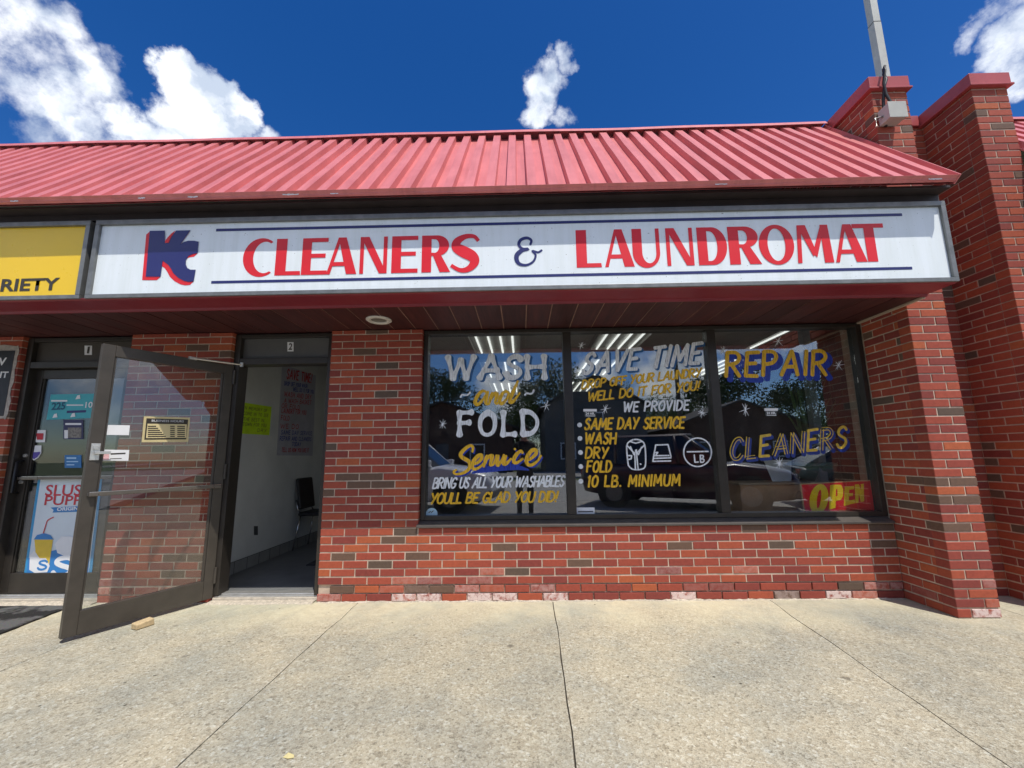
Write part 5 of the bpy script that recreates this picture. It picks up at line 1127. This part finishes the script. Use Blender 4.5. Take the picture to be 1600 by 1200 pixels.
def build_car(name, label, paint, L_len, Wd, H, loc, rz, hood=1.0, suv=True):
    c = thing(name, label, 'car', loc, rz); hl = L_len/2; hw = Wd/2
    zb = .24; belt = .98 if suv else .90
    st = [(-hl, .50, .86, .82), (-hl+.10, .34, belt-.03, .95), (-hl+.7, zb, belt, 1.0), (-.2, zb, belt+.01, 1.0), (hl-1.35, zb, belt, 1.0), (hl-1.15, zb, belt+.03, .99), (hl-.5, zb, belt-.06, .96), (hl-.12, .28, belt-.16, .90), (hl, .42, belt-.30, .80)]
    bm = BM(); prev = None; rings = []
    for x, z0, z1, w in st:
        w *= hw; ring = [bm.verts.new((x, y, z)) for y, z in ((-w*.9, z0), (-w, z0+.16), (-w*1.0, (z0+z1)/2+.06), (-w*.95, z1-.05), (-w*.82, z1), (0, z1+.03), (w*.82, z1), (w*.95, z1-.05), (w, (z0+z1)/2+.06), (w, z0+.16), (w*.9, z0))]
        rings.append(ring)
    for a, b in zip(rings, rings[1:]):
        for k in range(11): bm.faces.new((a[k], a[(k+1) % 11], b[(k+1) % 11], b[k]))
    bm.faces.new(rings[0]); bm.faces.new(rings[-1]); o = obj('body', bm, paint, c, smooth=True); b = o.modifiers.new('bevel', 'BEVEL'); b.width = .03; b.segments = 2
    rb0, rb1 = -hl+.12, hl-1.28; rt0, rt1 = -hl+(.42 if suv else .95), hl-2.05
    bm = BM(); gb = [bm.verts.new((x, y, belt+.0)) for x, y in ((rb0, -hw*.84), (rb1-.1, -hw*.86), (rb1+.06, -hw*.5), (rb1+.06, hw*.5), (rb1-.1, hw*.86), (rb0, hw*.84))]
    gt = [bm.verts.new((x, y, H-.05)) for x, y in ((rt0, -hw*.68), (rt1-.06, -hw*.70), (rt1+.05, -hw*.42), (rt1+.05, hw*.42), (rt1-.06, hw*.70), (rt0, hw*.68))]
    for k in range(6): bm.faces.new((gb[k], gb[(k+1) % 6], gt[(k+1) % 6], gt[k]))
    bm.faces.new(gt); bm.faces.new(gb); obj('windows', bm, M('car_glass', (.012, .014, .016), .05, 0, .05, 3, .8), c)
    bm = BM(); r0 = [(rt0-.05, -hw*.70), (rt1-.03, -hw*.72), (rt1+.10, -hw*.44), (rt1+.10, hw*.44), (rt1-.03, hw*.72), (rt0-.05, hw*.70)]
    f = [bm.verts.new((x, y, H-.052)) for x, y in r0]; g = [bm.verts.new((x*.97+.01, y*.9, H)) for x, y in r0]; bm.faces.new(f); bm.faces.new(g)
    for k in range(6): bm.faces.new((f[k], f[(k+1) % 6], g[(k+1) % 6], g[k]))
    obj('roof', bm, paint, c, bevel=.02)
    bm = BM()
    for s in (-1, 1):
        for (xb, xt) in ((rb1-.08, rt1-.04), (.05, -.05), (rb0+(.75 if suv else .3), rt0+(.45 if suv else .1)), (rb0+.02, rt0)):
            tube(bm, [(xb, s*hw*.852, belt), (xt, s*hw*.695, H-.045)], .038, 6)
    obj('pillars', bm, paint, c, smooth=True)
    for sx in (-1, 1):
        for xw in (hl-.88, -hl+.85):
            bm = BM(); lathe(bm, [(.20, -.10), (.30, -.11), (.335, -.08), (.335, .08), (.30, .11), (.20, .10)], 26, (0, 0, 0), 'y'); w = obj('wheel', bm, M('tyre', (.02, .02, .02), .8), c, smooth=True); w.location = (xw, sx*(hw-.08), .335)
            bm = BM(); lathe(bm, [(.03, .112), (.19, .106), (.215, .09), (.215, -.09), (.19, -.106), (.03, -.112)], 20, (0, 0, 0), 'y'); obj('rim', bm, M('wheel_alloy', (.20, .20, .20), .4, .6, .3, 30), w)
            bm = BM(); lathe(bm, [(.39, -.02), (.395, .0), (.39, .02)], 26, (0, 0, 0), 'y'); wa = obj('wheel_arch', bm, BLACKPLASTIC, c); wa.location = (xw, sx*(hw-.005), .36)
        bm = BM(); box(bm, hl-.28, hl-.03, sx*hw*.52-.16, sx*hw*.52+.16, belt-.34, belt-.20); obj('headlight', bm, M('headlight_lens', (.6, .62, .64), .08, 0, .05, 3, 1), c, bevel=.03)
        bm = BM(); box(bm, -hl-.01, -hl+.12, sx*hw*.70-.10, sx*hw*.70+.10, .72, belt-.06); obj('tail_light', bm, M('tail_lens', (.35, .01, .012), .15), c, bevel=.02)
        bm = BM(); box(bm, rb1-.20, rb1-.05, sx*hw*.97-.09, sx*hw*.97+.09, belt+.02, belt+.16); obj('mirror', bm, paint, c, bevel=.03)
        for xh in (-.25, .70):
            bm = BM(); box(bm, xh, xh+.15, sx*hw*.999-.008, sx*hw*.999+.008, .80, .83); obj('door_handle', bm, paint, c)
    bm = BM(); box(bm, hl-.08, hl+.012, -hw*.40, hw*.40, belt-.42, belt-.24); obj('grille', bm, BLACKPLASTIC, c, bevel=.02)
    bm = BM(); box(bm, hl-.20, hl+.03, -hw*.86, hw*.86, .30, .46); obj('bumper', bm, M('bumper_grey', (.10, .10, .10), .5), c, bevel=.04)
    return c
def carpaint(n, col):
    if n in MATS: return MATS[n]
    t = NT(n); b = t.bsdf(col, .35); b.inputs['Coat Weight'].default_value = .8; b.inputs['Coat Roughness'].default_value = .04; MATS[n] = t.m; return t.m
build_car('parked_car', 'white upright car on the lot, mirrored in the left pane', carpaint('white_paint', (.82, .83, .84)), 4.5, 1.82, 1.68, (-1.05, -6.15, -.012), R(7))
build_car('parked_car', 'dark maroon car close behind, mirrored across the middle and right panes', carpaint('maroon_paint', (.045, .012, .018)), 4.5, 1.85, 1.66, (5.55, -6.15, -.012), R(27))
build_car('parked_car', 'dark blue saloon to the right, mirrored behind the OPEN sign', carpaint('night_blue_paint', (.010, .016, .035)), 4.5, 1.80, 1.42, (10.3, -5.75, -.012), R(14), suv=False)  # car made dark and set close to darken the reflection behind the OPEN sign

# houses over the road
BRBR = M('brown_brick_far', (.10, .05, .036), .85, 0, .25, 5); SIDING = M('grey_siding', (.115, .115, .115), .7, 0, .1, 3); SHING = M('shingle', (.075, .07, .07), .9, 0, .3, 9); DARKW = M('far_window', (.03, .035, .045), .1, 0, .1, 3)
def house(label, x, y, w, d, h, rh, wall):
    hs_ = thing('house', label, 'house', (x, y, -.16)); bm = BM(); box(bm, -w/2, w/2, -d/2, d/2, 0, h)
    g = [bm.verts.new((a, d/2, b)) for a, b in ((-w/2, h), (w/2, h), (0, h+rh))]; g2 = [bm.verts.new((v.co.x, -d/2, v.co.z)) for v in g]; bm.faces.new(g); bm.faces.new(g2[::-1])
    obj('walls', bm, wall, hs_)
    bm = BM()
    for s in (-1, 1):
        n = Vector((s*rh, 0, w/2)).normalized()*.12; q = [Vector((0, d/2+.4, h+rh+.02)), Vector((0, -d/2-.4, h+rh+.02)), Vector((s*(w/2+.45), -d/2-.4, h-.45*rh/(w/2)+.02)), Vector((s*(w/2+.45), d/2+.4, h-.45*rh/(w/2)+.02))]
        f = [bm.verts.new(p) for p in q]; b = [bm.verts.new(p+n) for p in q]; bm.faces.new(f); bm.faces.new(b)
        for k in range(4): bm.faces.new((f[k], f[(k+1) % 4], b[(k+1) % 4], b[k]))
    obj('roof', bm, SHING, hs_)
    for (a, z) in ((-w*.28, 1.0), (w*.28, 1.0), (0, 3.4)) if h > 4 else ((-w*.28, 1.0), (w*.25, 1.0)):
        bm = BM(); box(bm, a-.6, a+.6, d/2+.001, d/2+.06, z, z+1.3); wn_ = obj('window', bm, WHITEPAPER, hs_); bm = BM(); box(bm, a-.5, a+.5, d/2+.0605, d/2+.07, z+.1, z+1.2); obj('pane', bm, DARKW, wn_)
    bm = BM(); box(bm, -.5, .5, d/2+.001, d/2+.07, .2, 2.3); obj('door', bm, BRBR if wall is not BRBR else SIDING, hs_)
    return hs_
house('low brown brick house across the road, mirrored at the left of the window', -4.5, -33, 11, 9, 3.6, 2.0, BRBR)
house('grey gabled two-storey house across the road', 7.6, -33, 8, 9, 5.2, 2.4, SIDING)
house('wide brown house across the road, right of the gabled one', 20, -35, 12, 9, 3.4, 2.2, BRBR)
# trees: trunk, limbs, and a crown of leaf clumps with gaps
def leaf_mat(n, a, b):
    if n in MATS: return MATS[n]
    t = NT(n); ri = t.geo().outputs['Random Per Island']; bs = t.bsdf(t.ramp(ri, [(0, a), (1, b)]).outputs[0], .6, 0, .3); MATS[n] = t.m; return t.m
def make_tree(seed, h, wd):
    r_ = random.Random(seed); bt_ = BM(); tube(bt_, [(0, 0, 0), (.05, 0, h*.18), (.0, .06, h*.4), (.1, 0, h*.75)], [h*.026, h*.021, h*.016, h*.004], 10)
    lobes = []
    for k in range(15):
        a = r_.uniform(0, 6.28); q = r_.uniform(.25, 1)*wd*.5; z = h*r_.uniform(.36, .9); q *= math.sin(math.pi*min(1, (z/h-.22)/.85))**.6
        c = Vector((q*math.cos(a), q*math.sin(a), z)); lobes.append((c, wd*r_.uniform(.13, .24)))
        tube(bt_, [(0, 0, h*r_.uniform(.2, .45)), c*.55+Vector((0, 0, z*.2)), c], [h*.009, h*.005, h*.002], 6)
    bl = BM()
    for c, rad in lobes:
        for k in range(int(430*(rad/wd/.18)**2)):
            d = Vector((r_.gauss(0, 1), r_.gauss(0, 1), r_.gauss(0, .85))).normalized()*rad*r_.uniform(.55, 1.1)
            p = c+d; s = h*r_.uniform(.007, .016); u = Vector((r_.gauss(0, 1), r_.gauss(0, 1), r_.gauss(0, 1))).normalized(); v = u.orthogonal().normalized()
            bl.faces.new([bl.verts.new(p+u*s*1.2), bl.verts.new(p+v*s*.7), bl.verts.new(p-u*s*1.2), bl.verts.new(p-v*s*.7)])
    return bt_, bl
BARK = M('bark', (.11, .085, .065), .95, 0, .3, 12)
kinds = [(1, 10.5, 8.5, leaf_mat('maple_leaf', (.03, .055, .012), (.085, .13, .03))), (2, 11.5, 8.5, leaf_mat('ash_leaf', (.035, .06, .018), (.10, .14, .04))), (3, 6.8, 6.5, leaf_mat('linden_leaf', (.06, .10, .015), (.16, .22, .045)))]
lab3 = ['broad dark maple', 'tall loose-crowned ash', 'small bright linden']
tsrc = {}
TREES = [(0, -7.5, -39, 'behind the low brown house, at its middle'), (1, -15, -44, 'behind the low brown house at its far end'), (2, 1.3, -40, 'between the brown house and the gabled house'), (0, 5.6, -42, 'behind the gabled house'), (1, 10.2, -46, 'behind the corner of the gabled house'), (2, 14.5, -41, 'just right of the gabled house'), (2, 19, -43, 'behind the wide brown house'), (0, 26, -44, 'past the wide brown house, nearest it'), (0, 34, -42, 'far past the end of the wide brown house'), (0, -24, -36, 'far along the road past the low brown house'), (2, -13.5, -28, 'on the verge far along the road')]
for k, x, y, where in TREES:
    l = lab3[k]+' tree '+where
    if k not in tsrc:
        a, b = make_tree(*kinds[k][:3]); t = thing('tree', l, 'tree', (x, y, -.17), 0, 'trees over the road'); obj('trunk', a, BARK, t, smooth=True); obj('crown', b, kinds[k][3], t); tsrc[k] = t
    else:
        o = tsrc[k].copy(); COL.objects.link(o); o.location = (x, y, -.17); o.rotation_euler = (0, 0, x*1.3+y); o['label'] = l
        sc_ = .88+.22*((x*7.3) % 1); o.scale = (sc_, sc_, sc_)
        for ch in list(tsrc[k].children):
            c = ch.copy(); COL.objects.link(c); c.parent = o
s = thing('utility_pole', 'wooden utility pole with one crossarm across the road', 'pole', (11.5, -21.5, -.05)); bm = BM(); tube(bm, [(0, 0, 0), (0, 0, 9)], [.15, .11], 12); obj('post', bm, BARK, s); bm = BM(); box(bm, -1.2, 1.2, -.06, .06, 8.2, 8.34); obj('crossarm', bm, BARK, s)
